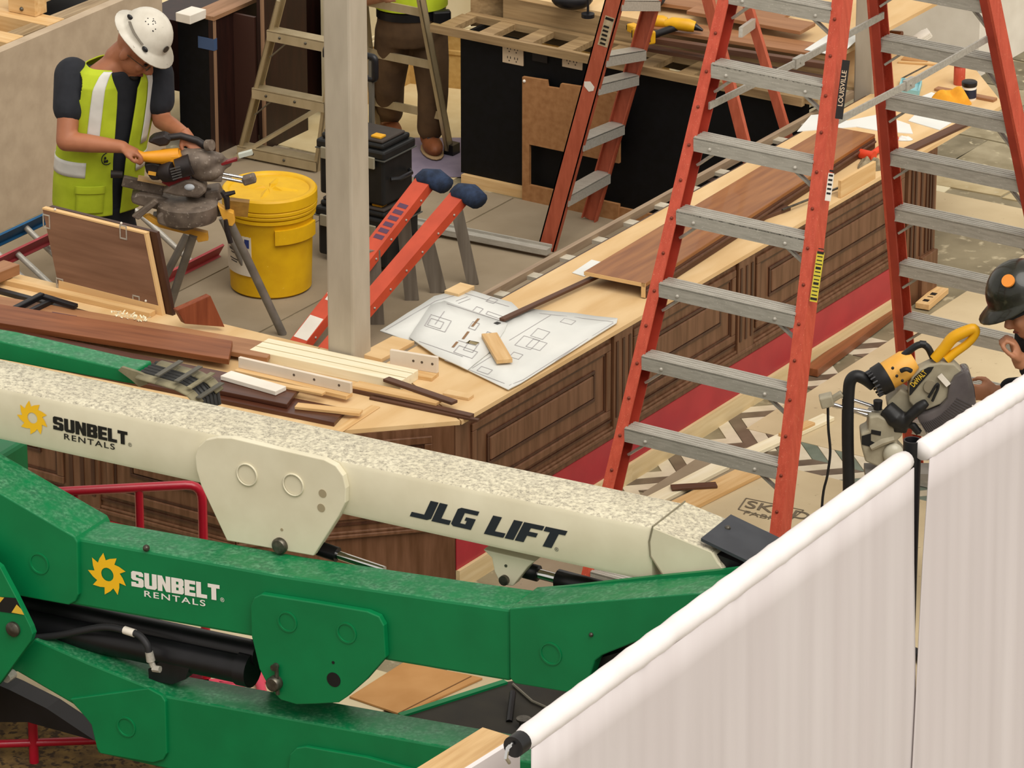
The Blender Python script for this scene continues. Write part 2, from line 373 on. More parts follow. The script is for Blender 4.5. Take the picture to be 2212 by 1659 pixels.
# tops
def slab(name, pts, z0, th, mat, label, cat): m = MB(); m.prism([Vector((a, b, z0)) for a, b in pts], (0, 0, th)); return tag(m.build(name, mat), label, cat)
slab('worktop', [(-.65, .26), (0, -.12), (0, 4.9), (-.42, 5.36), (-1.7, 5.36), (-1.7, 4.72), (-.65, 4.72)], HB - .02, .02, m_ply, 'long bare plywood bar top of the right-hand wing', 'worktop')
slab('worktop', [(-.655, .255), (-1.0, .255), (-1.0, -.86), (-.74, -.86), (-.005, -.125)], HB - .02, .02, m_ply, 'angled bare plywood corner piece of the bar top', 'worktop')
slab('worktop', [(-1.005, .255), (-4.46, .255), (-4.46, -.86), (-1.005, -.86)], HB - .02, .02, m_ply, 'plywood bar top of the near wing strewn with boards', 'worktop')
# inner open frame along the right wing
t = thing('open_counter_frame', 'narrow open ladder-like metal and wood frame along the inner bar edge', 'frame', (-.71, 2.9, 0))
m_rail = wood('weathered_rail', '#a08a6f', '#86705a', ax=1, rough=.5)
m = MB(); m.box(-.775, -.748, .9, 4.7, .755, .795); m.build('rail', m_rail, t)
m = MB(); m.box(-.68, -.656, .9, 4.7, .755, .785); m.build('rail', mk('dark_rail', '#5a4638', '#463428', scale=5, stretch=(8, 1, 8), rough=.5), t)
y = 1.0
while y < 4.7:
    m = MB(); m.box(-.748, -.68, y, y + .06, .757, .775); m.build('rung', mk('pale_rung', '#c4bba8', '#a89f8c', scale=9, rough=.5), t); y += .285
for y in (1.2, 2.2, 3.2):
    m = MB(); m.box(-.74, -.69, y, y + .05, .0, .757); m.build('support_leg', m_darkwood, t)
# ------------------------------------------------------------------ posts
def post(x0, y0, w, label, zb):
    t = thing('metal_post', label, 'post', (x0, y0, zb))
    m = MB(); m.box(x0 - w / 2, x0 + w / 2, y0 - w / 2, y0 + w / 2, zb, 4.2); m.build('tube', m_steel, t, bevel=.012)
    return t
pc = at(766, 770, HB); t = post(pc.x - .02, pc.y - .01, .142, 'pale square metal post standing behind the corner of the bar', 0)
pc2 = at(1873, 195, HB); post(pc2.x, pc2.y + .02, .12, 'pale square metal post at the far bar corner behind the big ladder', 0)

# ------------------------------------------------------------------ half wall and counter frame at upper left
m = MB(); m.box(-4.56, -4.50, -1.5, 3.80, 0, .965); struct(m.build('wall_left', m_beige))
t = thing('counter_framework', 'rough timber counter framework behind the beige half wall', 'framework', (-5.3, 3.2, 0))
m = MB(); m.box(-6.6, -4.57, 1.2, 3.8, 0, .80); m.build('dark_void', m_black, t)  # solid black box painting the darkness under the timber frame
for (px, py) in ((40, 86), (140, 51)):
    p = at(px, py, .965); m = MB(); m.box(-6.6, -4.57, p.y - .07, p.y + .07, .87, .965); m.build('joist', m_pine, t, bevel=.003)
pa = at(96, 66, .965)
m = MB(); m.box(-6.6, -4.82, pa.y - .34, pa.y + .14, .81, .835); m.build('shelf_board', m_ply, t)
pb = at(120, 33, .965); pe = at(210, 2, .965); m = MB(); m.bar((pb.x, pb.y - .4, .925), (pe.x, pe.y + .3, .925), .1, .07); m.build('weathered_plank', m_pinegrey, t, bevel=.004)
m = MB(); m.box(-6.7, -4.95, 1.5, 3.85, .90, .955); m.build('counter_board', m_ply, t)
pp = at(60, 26, .965); m = MB(); m.box(pp.x - .09, pp.x + .09, pp.y - .05, pp.y + .05, .966, 1.25); m.build('stub_post', m_pine, t, bevel=.004); m = MB(); m.sph((pp.x + .0, pp.y - .05, .995), .012); m.build('bolt_head', m_bolt, t)

# ------------------------------------------------------------------ dark stained cabinets behind the worker
kc = at(466, 335, 0)
t = thing('dark_cabinet', 'low dark stained cabinet with wooden top edge behind the worker in the white helmet', 'cabinet', (kc.x - .1, kc.y + .4, 0))
x0, y0 = kc.x, kc.y
m = MB(); m.box(-4.49, x0 - .02, y0 - .01, y0 + .02, 0, .78); m.build('end_panel', m_black, t)
m = MB(); m.box(x0 - .02, x0 + .01, y0 - .012, y0 + 1.6, 0, .77); m.build('front_panel', m_darkwood, t)
m = MB(); m.box(x0 + .01, x0 + .014, y0 - .012, y0 + .012, 0, .77); m.build('edge_strip', mk('raw_edge', '#8a6a50', rough=.7), t)
m = MB(); m.box(x0 - .13, x0 + .02, y0 - .015, y0 + 1.6, .77, .792); m.build('top_edge', wood('top_lip', '#a37a5a', '#85603f', ax=1), t)
m = MB(); m.box(-4.8, x0 - .14, y0 + .05, y0 + 1.6, .3, .70); m.build('inner_shelf', m_darkwood, t)
q = at(458, 78, .68); m = MB(); m.box(x0 - .09, x0 + .002, y0 - .0145, y0 - .011, .60, .665); m.box(x0 + .002, x0 + .0165, y0 - .0145, y0 + .014, .60, .665); tag(m.build('tape', mk('blue_tape', '#3d5274', rough=.6), t), 'blue masking tape', None)
tp = at(666, 282, 0)
t = thing('tall_dark_panel', 'tall dark stained panel unit left of the cream wall', 'panel', (tp.x - .2, tp.y - .3, 0))
m = MB(); m.box(tp.x - .03, tp.x, tp.y - .42, tp.y, 0, 1.5); m.build('panel', m_darkwood, t)
m = MB(); m.box(tp.x, tp.x + .012, tp.y - .43, tp.y - .41, 0, 1.5); m.build('edge_strip', mk('raw_edge', '#8a6a50'), t)
m = MB(); m.box(tp.x - .3, tp.x - .04, tp.y - .43, tp.y - .41, 0, .76); m.build('return_panel', mk('brown_back', '#3b221a', rough=.5), t)
m = MB(); m.bar(at(395, 40, .80), at(430, 26, .80), .1, .05); tag(m.build('trim_offcut', m_white, bevel=.003), 'short pale trim offcut lying behind the white helmet on the dark cabinet', 'board')
# ------------------------------------------------------------------ cream panelled walls behind
def creamwall(name, a, b, h=1.4):
    a, b = Vector((a[0], a[1], 0)), Vector((b[0], b[1], 0)); d = (b - a); n = Vector((d.y, -d.x, 0)).normalized()
    if n.dot(CAMP - a) < 0: n = -n
    m = MB(); m.obox(a, d, -n * .1, (0, 0, h)); w = struct(m.build(name, m_creamwall, origin=a))
    m = MB(); m.obox(a + n * .012, d, -n * .012, (0, 0, .33)); m.build('plinth_panel', m_tanfab, w)
    for z, t, o in ((.33, .035, .03), (.365, .02, .018), (.62, .03, .02), (.66, .015, .012), (.2, .03, .02)):
        m = MB(); m.obox(a + n * o + Vector((0, 0, z)), d, -n * o, (0, 0, t)); m.build('moulding', m_creamwall if z > .3 else m_tanfab, w, bevel=.006)
    return w
cw = at(1003, 232, 0)
creamwall('wall_back', (cw.x + 1.0, cw.y + .55), (cw.x - .75, cw.y + .12)); creamwall('wall_far_left', (cw.x - .75, cw.y + .12), (cw.x - 1.6, cw.y + .2)); creamwall('wall_side', (tp.x + .02, tp.y + .25), (tp.x + .0, tp.y + 2.2))
# ------------------------------------------------------------------ back counter with black front
TC = .875
bL = at(996, 395, 0); byF = bL.y; bx0 = bL.x; bx1 = -.80
t = thing('back_counter', 'far counter with black panel front and open wooden top framing', 'counter', ((bx0 + bx1) / 2, byF + .25, 0))
m = MB(); m.box(bx0, bx1, byF, byF + .03, .06, TC - .045); m.build('front_panel', m_black, t)
m = MB(); m.box(bx0 + .02, bx1, byF - .03, byF, 0, .06); m.build('bottom_rail', m_pine, t)
m = MB(); m.box(bx0, bx0 + .02, byF + .03, byF + .55, 0, TC - .04); m.build('end_panel', m_black, t)
m_fr = wood('framing', '#a58a63', '#7d6443', ax=0)
m = MB(); m.box(bx0 - .16, bx1, byF - .05, byF - .02, TC - .045, TC); m.build('front_rail', m_fr, t)
m = MB(); m.box(bx0 - .1, bx1, byF + .20, byF + .25, TC - .04, TC); m.build('middle_rail', m_fr, t)
x = bx0 - .12
while x < bx1:
    m = MB(); m.box(x, x + .09, byF - .02, byF + .2, TC - .035, TC - .003); m.build('cross_bar', m_fr, t); x += .245
m = MB(); m.box(bx0 + .03, bx1, byF + .05, byF + .22, .3, .5); m.build('void', m_black, t)  # black box painting the darkness below the open top framing
m = MB(); m.box(bx0 + .1, bx1, byF + .26, byF + .285, TC - .1, TC + .11); m.build('riser', m_fr, t)
m = MB(); m.prism([(bx0 + .0, byF + .27, TC + .11), (bx1, byF + .27, TC + .11), (bx1, byF + 1.4, TC + .11), (bx0 + .3, byF + 1.4, TC + .11)], (0, 0, .02)); m.build('upper_board', m_ply, t)
m = MB(); m.bar((bx0 - .1, byF + .25, TC + .02), (bx0 + .9, byF + .9, TC + .02), .02, .2); m.build('side_board', m_fr, t)
for (x0p, y0p, x1p, y1p, n) in ((1086, 93, 1131, 143, 4), (1215, 116, 1258, 152, 2)):
    a = aty(x0p, y0p, byF - .004); b = aty(x1p, y1p, byF - .004)
    pl = MB(); pl.box(a.x, b.x, byF - .008, byF, b.z, a.z); po = pl.build('outlet_plate', mk('outlet_plastic', '#c9b395', rough=.4), t, bevel=.002)
    m = MB()
    for i in range(2):
        for j in range(n // 2):
            cx = a.x + (b.x - a.x) * (.33 + .34 * i); cz = a.z + (b.z - a.z) * ((.25 + .48 * j) if n == 4 else .5)
            m.box(cx - .012, cx - .008, byF - .0095, byF - .008, cz, cz + .012); m.box(cx + .006, cx + .010, byF - .0095, byF - .008, cz, cz + .012); m.box(cx - .003, cx + .003, byF - .0095, byF - .008, cz - .014, cz - .008)
    m.build('sockets', mk('socket_dark', '#3a3028', rough=.6), po)
a = aty(1152, 112, byF); b = aty(1184, 136, byF); m = MB(); m.box(a.x, b.x, byF - .01, byF, b.z, a.z); m.build('junction_box', mk('dark_box', '#1c1512', rough=.5), t)
# MDF template with cut-outs, standing against the black front
Y = byF - .06
def mp(px, py): p = aty(px, py, Y); return Vector((p.x, Y, p.z))
g = [mp(*p) for p in ((1128, 166), (1180, 173), (1181, 187), (1208, 191), (1211, 180), (1330, 200), (1330, 425), (1144, 399), (1143, 312), (1330, 338))]
zb = .005
out = [mp(1128, 166), mp(1180, 174), mp(1182, 188), mp(1208, 192), mp(1211, 181), mp(1310, 196)]
xl = out[0].x; xr = mp(1338, 200).x; z1 = mp(1143, 312).z; z0 = mp(1144, 400).z; xa = mp(1143, 312).x
m_mdf = mk('mdf', '#a5764a', '#94663c', scale=30, rough=.8)
poly = [Vector((xl, Y, zb)), Vector((xa, Y, zb))]
m = MB(); m.prism([Vector((xl, Y, zb))] + [Vector((xl, Y, out[0].z))] + out[1:] + [Vector((xr, Y, out[-1].z - .0)), Vector((xr, Y, z1)), Vector((xa, Y, z1)), Vector((xa, Y, z0)), Vector((xr, Y, z0 - .0)), Vector((xr, Y, zb))], (0, .02, 0))
tm = thing('template_board', 'tan fibreboard template with cut-outs leaning on the black counter front', 'board', ((xl + xr) / 2, Y, 0)); m.build('panel', m_mdf, tm)
m = MB(); m.sph(mp(1133, 175) + Vector((0, -.002, 0)), .009); m.build('screw_head', m_white, tm)
m = MB(); m.box(xr, bx1 - .02, byF - .05, byF - .032, .005, z0 - .02); tag(m.build('fibreboard_sheet', m_mdf), 'low tan fibreboard panel along the foot of the black counter front', 'panel')
# aluminium channel on the floor
m = MB(); a = at(893, 490, .03); b = at(1185, 548, .03); m.bar(a + Vector((0, 0, .012)), b + Vector((0, 0, .012)), .05, .03); m.bar(a + Vector((0, .03, .03)), b + Vector((0, .03, .03)), .012, .02)
tag(m.build('floor_channel', m_alu), 'grey aluminium channel lying on the floor before the black counter', 'channel')
# ------------------------------------------------------------------ boom lift
LP0 = at(0, 838, 1.64); LP1 = at(1413, 1140, 1.64)
LD = Vector((LP1.x - LP0.x, LP1.y - LP0.y, 0)).normalized(); LN = Vector((LD.y, -LD.x, 0)); LB = -LN   # LN faces the viewer
def lf(x, y, off=0.0): return onp(x, y, LP0 + LN * off, LN)
m_lw = mk('lift_cream', '#d9d2b8', '#cfc7ac', scale=5, rough=.42, spec=.4)
def dusty(name, base, base2, d1, d2, rough, lo, hi, s1):
    """enamel whose upward faces carry settled dust and paint specks"""
    m = mk(name, base, base2, scale=5, rough=rough); nt = m.node_tree; N = nt.nodes; L = nt.links; b = N['Principled BSDF']
    src = b.inputs['Base Color'].links[0].from_socket
    tc = N.new('ShaderNodeTexCoord'); nz = N.new('ShaderNodeTexNoise'); nz.inputs['Scale'].default_value = s1; nz.inputs['Detail'].default_value = 8; nz.inputs['Roughness'].default_value = .7
    L.new(tc.outputs['Object'], nz.inputs['Vector'])
    r = N.new('ShaderNodeValToRGB'); r.color_ramp.elements[0].position = lo; r.color_ramp.elements[1].position = hi; L.new(nz.outputs['Fac'], r.inputs['Fac'])
    gm = N.new('ShaderNodeNewGeometry'); sp = N.new('ShaderNodeSeparateXYZ'); L.new(gm.outputs['True Normal'], sp.inputs[0])
    st = N.new('ShaderNodeMath'); st.operation = 'GREATER_THAN'; st.inputs[1].default_value = .6; L.new(sp.outputs['Z'], st.inputs[0])
    mu = N.new('ShaderNodeMath'); mu.operation = 'MULTIPLY'; L.new(st.outputs[0], mu.inputs[0]); L.new(r.outputs['Color'], mu.inputs[1])
    n2 = N.new('ShaderNodeTexNoise'); n2.inputs['Scale'].default_value = s1 * 4; L.new(tc.outputs['Object'], n2.inputs['Vector'])
    r2 = N.new('ShaderNodeValToRGB'); r2.color_ramp.elements[0].color = lin(d1); r2.color_ramp.elements[1].color = lin(d2); r2.color_ramp.elements[0].position = .4; r2.color_ramp.elements[1].position = .62; L.new(n2.outputs['Fac'], r2.inputs['Fac'])
    mx = N.new('ShaderNodeMix'); mx.data_type = 'RGBA'; L.new(mu.outputs[0], mx.inputs['Factor']); L.new(src, mx.inputs['A']); L.new(r2.outputs['Color'], mx.inputs['B'])
    L.new(mx.outputs['Result'], b.inputs['Base Color']); return m
m_lwt = dusty('lift_cream_dusty', '#d9d2b8', '#cfc7ac', '#716b5c', '#c0b8a2', .45, .40, .60, 60)
m_lg = dusty('lift_green', '#007642', '#006e3d', '#35644a', '#4f8d66', .42, .40, .68, 16)
m_lgp = mk('lift_green_plain', '#007642', '#006e3d', scale=5, rough=.4)
m_lk = mk('lift_black', '#101012', '#17161a', scale=12, rough=.4)
m_grey = mk('dark_grey_plate', '#3a3d42', '#33363b', scale=12, rough=.5)
lift = thing('boom_lift', 'large boom lift with cream upper boom and green lower arms across the foreground', 'boom lift', (LP0.x + 1.4, LP0.y, 0))
WB = .27
def face(poly, depth, name, mat, off=0.0, bevel=.0, parent=lift, smooth=False):
    m = MB(); m.prism([lf(x, y, off) for x, y in poly], LB * depth); return m.build(name, mat, parent, bevel=bevel, smooth=smooth)
# cream upper boom: horizontal square tube
zt = 1.64; pL = LP0 - LD * 1.2; pR = lf(1411, 1139)
zb_ = lf(700, 1106).z
m = MB(); m.obox((pL.x, pL.y, zb_), Vector((pR.x - pL.x, pR.y - pL.y, 0)), LB * WB, (0, 0, zt - zb_)); ub = m.build('upper_boom', m_lwt, lift, bevel=.022, smooth=True)
hd = [(1409, 1138), (1537, 1191), (1551, 1215), (1563, 1228), (1560, 1262), (1440, 1262), (1403, 1200), (1402, 1170)]
face(hd, WB, 'boom_head', m_lwt, bevel=.006)
m = MB(); m.tube([lf(x, y, .001) for x, y in ((1409, 1140), (1402, 1170), (1405, 1201), (1436, 1248))], .003, 6); m.tube([lf(1409, 1138, .001), lf(1409, 1138, .001) + LB * WB], .003, 6); m.build('weld_seam', mk('weld_dark', '#7d7660', rough=.8), ub)
# dark cover plate at the head
a, b = lf(1514, 1171, .0), lf(1618, 1221, .0); bk = LB * (WB - .02)
m = MB(); up = Vector((0, 0, .012)); m.prism([a + up * .3, b + up * .3, b + (b - a) * .5 + up * .3, b + (b - a) * .5 + bk + up * .3, a + bk + up * .3], (0, 0, .012)); gp = m.build('cover_plate', m_grey, lift)
m = MB(); m.prism([lf(x, y, -.02) for x, y in ((1537, 1193), (1545, 1212), (1570, 1228), (1640, 1260), (1700, 1262), (1610, 1222))], LB * (WB - .06)); m.build('head_void', m_lk, lift)
m = MB(); m.sph(a + (b - a) * .18 + bk * .6 + Vector((0, 0, .014)), .012); m.build('bolt_head', m_bolt, gp)
# cream gusset plates
gus = [(421, 988), (428, 965), (445, 950), (469, 945), (500, 946), (600, 970), (700, 993), (725, 1006), (741, 1028), (747, 1055), (746, 1086), (731, 1116), (677, 1201), (490, 1168), (434, 1049), (424, 1015)]
gf = face(gus, .03, 'gusset_plate', m_lw, off=.03, bevel=.004)
gb = face([(x + 2, y) for x, y in gus], .03, 'gusset_plate', m_lw, off=-WB - .0, bevel=.004)
m = MB()
for cx, cy, r in ((534, 1025, .047), (634, 1047, .047)):
    c = lf(cx, cy, .03); m.lathe([(r, 0), (r, .006), (r - .006, .006), (r - .006, .002)], c, LN, 24, caps=False)
m.build('plug_weld', m_lw, gf, smooth=True)
m = MB()
for cx, cy, r in ((697, 1066, .017), (694, 1097, .017), (609, 1144, .006)): disc(m, lf(cx, cy, .03), LN, r, .0015)
m.build('bolt_hole', mk('hole_shade', '#9a8d70', rough=.8), gf)
m = MB(); m.lathe([(.033, 0), (.033, .012), (.027, .02), (.0, .022)], lf(606, 1178, .03), LN, 20); m.build('pivot_pin', m_bolt, gf, smooth=True)
# cylinders below the cream boom
m = MB(); a = lf(690, 1185, -.1); b = lf(830, 1232, -.1); m.tube([a, a + (b - a) * .28], .03, 14); m.build('cylinder_clevis', m_lk, lift, smooth=True)
m = MB(); m.tube([a, b], .017, 12); m.build('cylinder_rod', m_chrome, lift, smooth=True)
lug = face([(1043, 1187), (1155, 1213), (1140, 1225), (1108, 1266), (1082, 1264), (1068, 1235), (1062, 1205)], .05, 'cylinder_lug', m_lw, off=-.06, bevel=.004)
m = MB(); m.lathe([(.02, 0), (.02, .015)], lf(1091, 1252, -.06), LN, 16); disc(m, lf(1093, 1222, -.06), LN, .006, .002); m.build('pivot_pin', m_bolt, lug)
m = MB(); a = lf(1110, 1225, -.13); b = lf(1300, 1275, -.13); m.tube([a, a + (b - a) * .28], .032, 14); m.tube([a + (b - a) * .5, b], .038, 14); m.build('tilt_cylinder', m_lk, lift, smooth=True)
m = MB(); m.tube([a, b], .02, 12); m.build('cylinder_rod', m_chrome, lift, smooth=True)
# green middle arm
WG = .20
GO = .21
_lf0 = lf
def lf(x, y, off=0.0): return _lf0(x, y, off + GO)
mid = face([(-140, 1000), (165, 1162), (608, 1243), (960, 1296), (1102, 1316), (1102, 1473), (836, 1428), (543, 1376), (150, 1306), (-140, 1250)], WG, 'middle_arm', m_lg, bevel=.012)
jb = face([(-140, 985), (0, 1066), (130, 1142), (160, 1159), (167, 1172), (169, 1285), (162, 1300), (148, 1307), (-140, 1255)], WG + .04, 'joint_box', m_lg, off=.02, bevel=.005)
eb = face([(1100, 1314), (1250, 1302), (1496, 1282), (1540, 1281), (1640, 1300), (1640, 1420), (1395, 1378), (1300, 1416), (1285, 1428), (1272, 1467), (1262, 1490), (1239, 1498), (1112, 1477), (1101, 1465)], WG + .02, 'end_box', m_lg, off=.01, bevel=.005)
face([(1180, 1272), (1400, 1247), (1545, 1233), (1600, 1226), (1690, 1236), (1690, 1330), (1195, 1330)], .02, 'flange', m_lgp, off=-WG + .02)
face([(1300, 1420), (1420, 1385), (1560, 1400), (1560, 1500), (1260, 1500), (1275, 1470)], .12, 'end_void', m_lk, off=-.05)
gg = [(543, 1373), (541, 1310), (549, 1291), (564, 1284), (680, 1302), (792, 1321), (818, 1332), (829, 1352), (833, 1421), (790, 1470), (749, 1506), (731, 1518), (680, 1521), (640, 1522), (606, 1512), (582, 1488), (560, 1445)]
gp1 = face(gg, .03, 'green_gusset_plate', m_lgp, off=.03, bevel=.004); face(gg, .03, 'green_gusset_plate', m_lgp, off=-WG, bevel=.004)
def ring(cx, cy, r, off, par):
    m = MB(); c = lf(cx, cy, off); m.lathe([(r, 0), (r, .004), (r - .007, .004), (r - .009, -.006), (0, -.006)], c, LN, 24, caps=False); m.build('plug_weld', m_lgp, par, smooth=True)
for c in ((621, 1343), (749, 1367)): ring(*c, .043, .03, gp1)
ring(85, 1217, .045, .02, jb); ring(1190, 1412, .046, .01, eb)
m = MB(); disc(m, lf(721, 1468, .03), LN, .03, .002); disc(m, lf(720, 1431, .03), LN, .006, .002); m.build('hole', m_lk, gp1)
m = MB(); m.lathe([(.03, 0), (.03, .03), (.025, .036)], lf(597, 1473, .03), LN, 20); m.tube([lf(600, 1500, .045), lf(597, 1440, .045)], .008, 8); m.lathe([(.013, 0), (.013, .025)], lf(597, 1438, .03), LN, 12); m.build('pivot_pin', m_bolt, gp1, smooth=True)
m = MB(); m.sph(lf(1277, 1371, .012), .009); m.sph(lf(316, 1184, .0), .014); m.build('bolt_head', m_bolt, eb)
# black lift cylinder and hose under the middle arm
m = MB(); m.tube([lf(20, 1335, -.12), lf(520, 1442, -.12)], .063, 20); m.tube([lf(520, 1442, -.12), lf(546, 1448, -.12)], .07, 20); m.build('lift_cylinder', m_lk, lift, smooth=True)
m = MB(); m.tube([lf(20, 1296, -.16), lf(560, 1412, -.16)], .05, 14); m.build('upper_tie_bar', m_lk, lift, smooth=True)
m = MB(); m.tube(cr([lf(70, 1378, -.03), lf(130, 1372, -.03), lf(220, 1355, -.03), lf(270, 1362, -.02), lf(300, 1372, -.01), lf(317, 1392, 0), lf(322, 1410, 0)]), .014, 10); hs = m.build('hose', mk('rubber', '#232325', rough=.6), lift, smooth=True)
m = MB(); m.tube([lf(269, 1361, -.02), lf(291, 1368, -.015)], .0165, 10); m.build('hose_tag', m_white, hs, smooth=True)
m = MB(); m.tube([lf(322, 1408, 0), lf(326, 1428, 0)], [.016, .018], 10); m.tube([lf(326, 1428, 0), lf(331, 1440, 0)], .012, 8); m.tube([lf(331, 1444, 0), lf(346, 1446, 0)], .014, 8); m.build('hose_fitting', m_alu, hs, smooth=True)
face([(320, 1445), (345, 1430), (410, 1440), (400, 1468), (372, 1478), (322, 1470)], .1, 'cylinder_foot', m_lk, off=-.06)
m = MB(); m.tube([lf(60, 1400, -.2), lf(330, 1440, -.2)], .012, 8); m.tube([lf(90, 1392, -.22), lf(330, 1430, -.22)], .008, 8); m.build('hydraulic_pipe', m_lk, lift, smooth=True)
# green lower arm
low = face([(8, 1450), (74, 1380), (190, 1432), (332, 1489), (353, 1503), (955, 1612), (1200, 1655), (1200, 1830), (353, 1660), (211, 1627), (196, 1562), (158, 1522), (38, 1452)], WG, 'lower_arm', m_lg, bevel=.008)
jb2 = face([(186, 1552), (150, 1510), (320, 1487), (348, 1502), (357, 1516), (360, 1628), (352, 1642), (330, 1648), (217, 1628), (209, 1616), (197, 1566)], .02, 'joint_plate', m_lgp, off=.015, bevel=.004); ring(273, 1570, .043, .015, jb2)
face([(620, 1680), (626, 1630), (640, 1616), (660, 1613), (792, 1636), (900, 1665), (880, 1760), (640, 1720)], .02, 'lower_gusset_plate', m_lgp, off=.02, bevel=.004)
pl_ = face([(-120, 1130), (0, 1226), (34, 1290), (66, 1355), (71, 1370), (66, 1386), (0, 1476), (-120, 1600)], .03, 'pivot_plate', m_lgp, off=.12, bevel=.003)
m = MB(); m.lathe([(.031, 0), (.031, .012), (.022, .02), (0, .021)], lf(30, 1358, .12), LN, 20); m.build('pivot_pin', m_bolt, pl_, smooth=True)
m = MB(); m.prism([lf(x, y, .1215) for x, y in ((-60, 1280), (0, 1289), (34, 1292), (52, 1328), (0, 1321), (-60, 1312))], LN * .0008); m.build('hazard_stripe', mk('hazard_black', '#141414', rough=.5), pl_)
m = MB()
for q in (((-10, 1288), (9, 1291), (-12, 1316), (-30, 1314)), ((25, 1323), (36, 1306), (46, 1316), (52, 1328))): m.prism([lf(x, y, .1225) for x, y in q], LN * .0008)
m.build('hazard_stripe', mk('hazard_yellow', '#d8b13a', rough=.5), pl_)
face([(-100, 1440), (20, 1490), (100, 1530), (205, 1600), (150, 1585), (60, 1560), (-100, 1560)], .1, 'lower_hose_cover', m_lk, off=-.1)
m = MB(); m.lathe([(.02, 0), (.02, .05)], lf(28, 1455, .0), LN, 12); m.build('grease_fitting', m_alu, lift)
lf = _lf0
# chassis deck (dark, low) and undercarriage
dz = .22
c = [at(864, 1546, dz), at(1092, 1473, dz), at(1330, 1440, dz), at(1420, 1640, dz), at(1000, 1790, dz)]
m = MB(); m.prism(c, (0, 0, -.2)); dk = m.build('chassis_deck', mk('deck_dark', '#2a261c', '#201d16', scale=6, rough=.7), lift)
m = MB(); m.bar(at(864, 1546, dz + .004), at(1092, 1473, dz + .004), .03, .012); m.build('deck_edge', m_lgp, dk)
p = at(1100, 1560, dz); m = MB(); m.tube([p, at(1108, 1520, dz) + Vector((0, 0, .05))], .014, 8); m.build('lever', m_lk, dk)
p = at(1131, 1570, dz); m = MB(); m.lathe([(.018, 0), (.018, .03), (.03, .03), (.03, .038)], p, ZU, 18); m.build('round_cap', m_bolt, dk)
m = MB(); m.tube([at(1108, 1478, dz + .01), at(1150, 1515, dz + .01), at(1195, 1535, dz + .01), at(1240, 1550, dz + .01)], .006, 6); m.build('grey_cable', mk('cable_grey', '#6a6558', rough=.6), dk, smooth=True)
bx = LP0 - LD * 1.1
m = MB(); m.obox((bx.x, bx.y, .25), LD * .75, LB * .7, (0, 0, .85)); m.build('turntable', m_lgp, lift, bevel=.02)
for k in (0, 1):
    w = bx + LD * (.1 + .9 * k) + LN * .3 - LD * .6; m = MB(); m.lathe([(.1, 0), (.3, 0), (.3, .2), (.1, .2)], (w.x, w.y, .302), LN, 24); m.build('wheel', m_lk, lift, smooth=True)
# green stub arm with hose carrier behind the cream boom
off = -WB - .1
st = face([(-60, 727), (0, 737), (255, 795), (292, 800), (300, 832), (262, 826), (0, 777), (-60, 770)], .12, 'stub_arm', m_lg, off=off, bevel=.006)
crr = mk('carrier_dusty', '#8a8266', '#6f6850', scale=14, rough=.7)
cen = [(262, 803), (300, 812), (343, 824), (385, 836), (412, 850), (432, 872), (436, 900)]
hc = face([(255, 800), (262, 793), (300, 805), (320, 815), (318, 830), (300, 836), (285, 822)], .015, 'carrier_link', crr, off=off + .03)
for i in range(1, 5):
    (xa, ya), (xb, yb) = cen[i], cen[i + 1]
    m = MB(); m.tube([lf(xa, ya, off + .03), lf(xb, yb, off + .03)], .03, 10, flat=.3); m.tube([lf(xa, ya, off + .03) + LB * .15, lf(xb, yb, off + .03) + LB * .15], .03, 10, flat=.3)
    m.build('carrier_link', crr, lift, smooth=True)
    m = MB(); m.bar(lf(xb - 4, yb - 12, off + .045), lf(xb - 4, yb - 12, off + .045) + LB * .18, .022, .006, up=ZU); m.build('carrier_bar', crr if i == 3 else mk('carrier_bar_grey', '#5d5a50', rough=.5, metal=.3), lift)
m = MB()
for k in range(5): m.tube([lf(x, y - 4, off) + LB * (.02 + .026 * k) for x, y in cen[1:]], .013, 8)
m.build('carried_hoses', mk('hose_dark', '#2a2a28', rough=.55), lift, smooth=True)
# --- marks on the arms
m_logo = mk('logo_yellow', '#eeb91a', rough=.5); m_ltk = mk('letter_black', '#141210', rough=.45); m_ltw = mk('letter_white', '#e8e2da', rough=.45); m_ltn = mk('letter_navy', '#1c242c', rough=.45)
def sunlogo(cx, cy, R, off, par, rin=.42):
    c = lf(cx, cy, off); m = MB(); N = 9; ou = []; inn = []
    for i in range(N):
        t = 2 * math.pi * i / N + .35
        for da, rad in ((0, 1.0), (.08, .66), (.36, .78)):
            q = -(t + da); ou.append(c + (LD * math.cos(q) + ZU * math.sin(q)) * R * rad); inn.append(c + (LD * math.cos(q) + ZU * math.sin(q)) * R * rin * .75)
    n = len(ou); m.add(ou + inn, [(i, (i + 1) % n, n + (i + 1) % n, n + i) for i in range(n)]); m.build('sun_mark', m_logo, par)
sunlogo(70, 903, .073, .0025, ub); sunlogo(232, 1241, .09, .0025 + GO, mid)
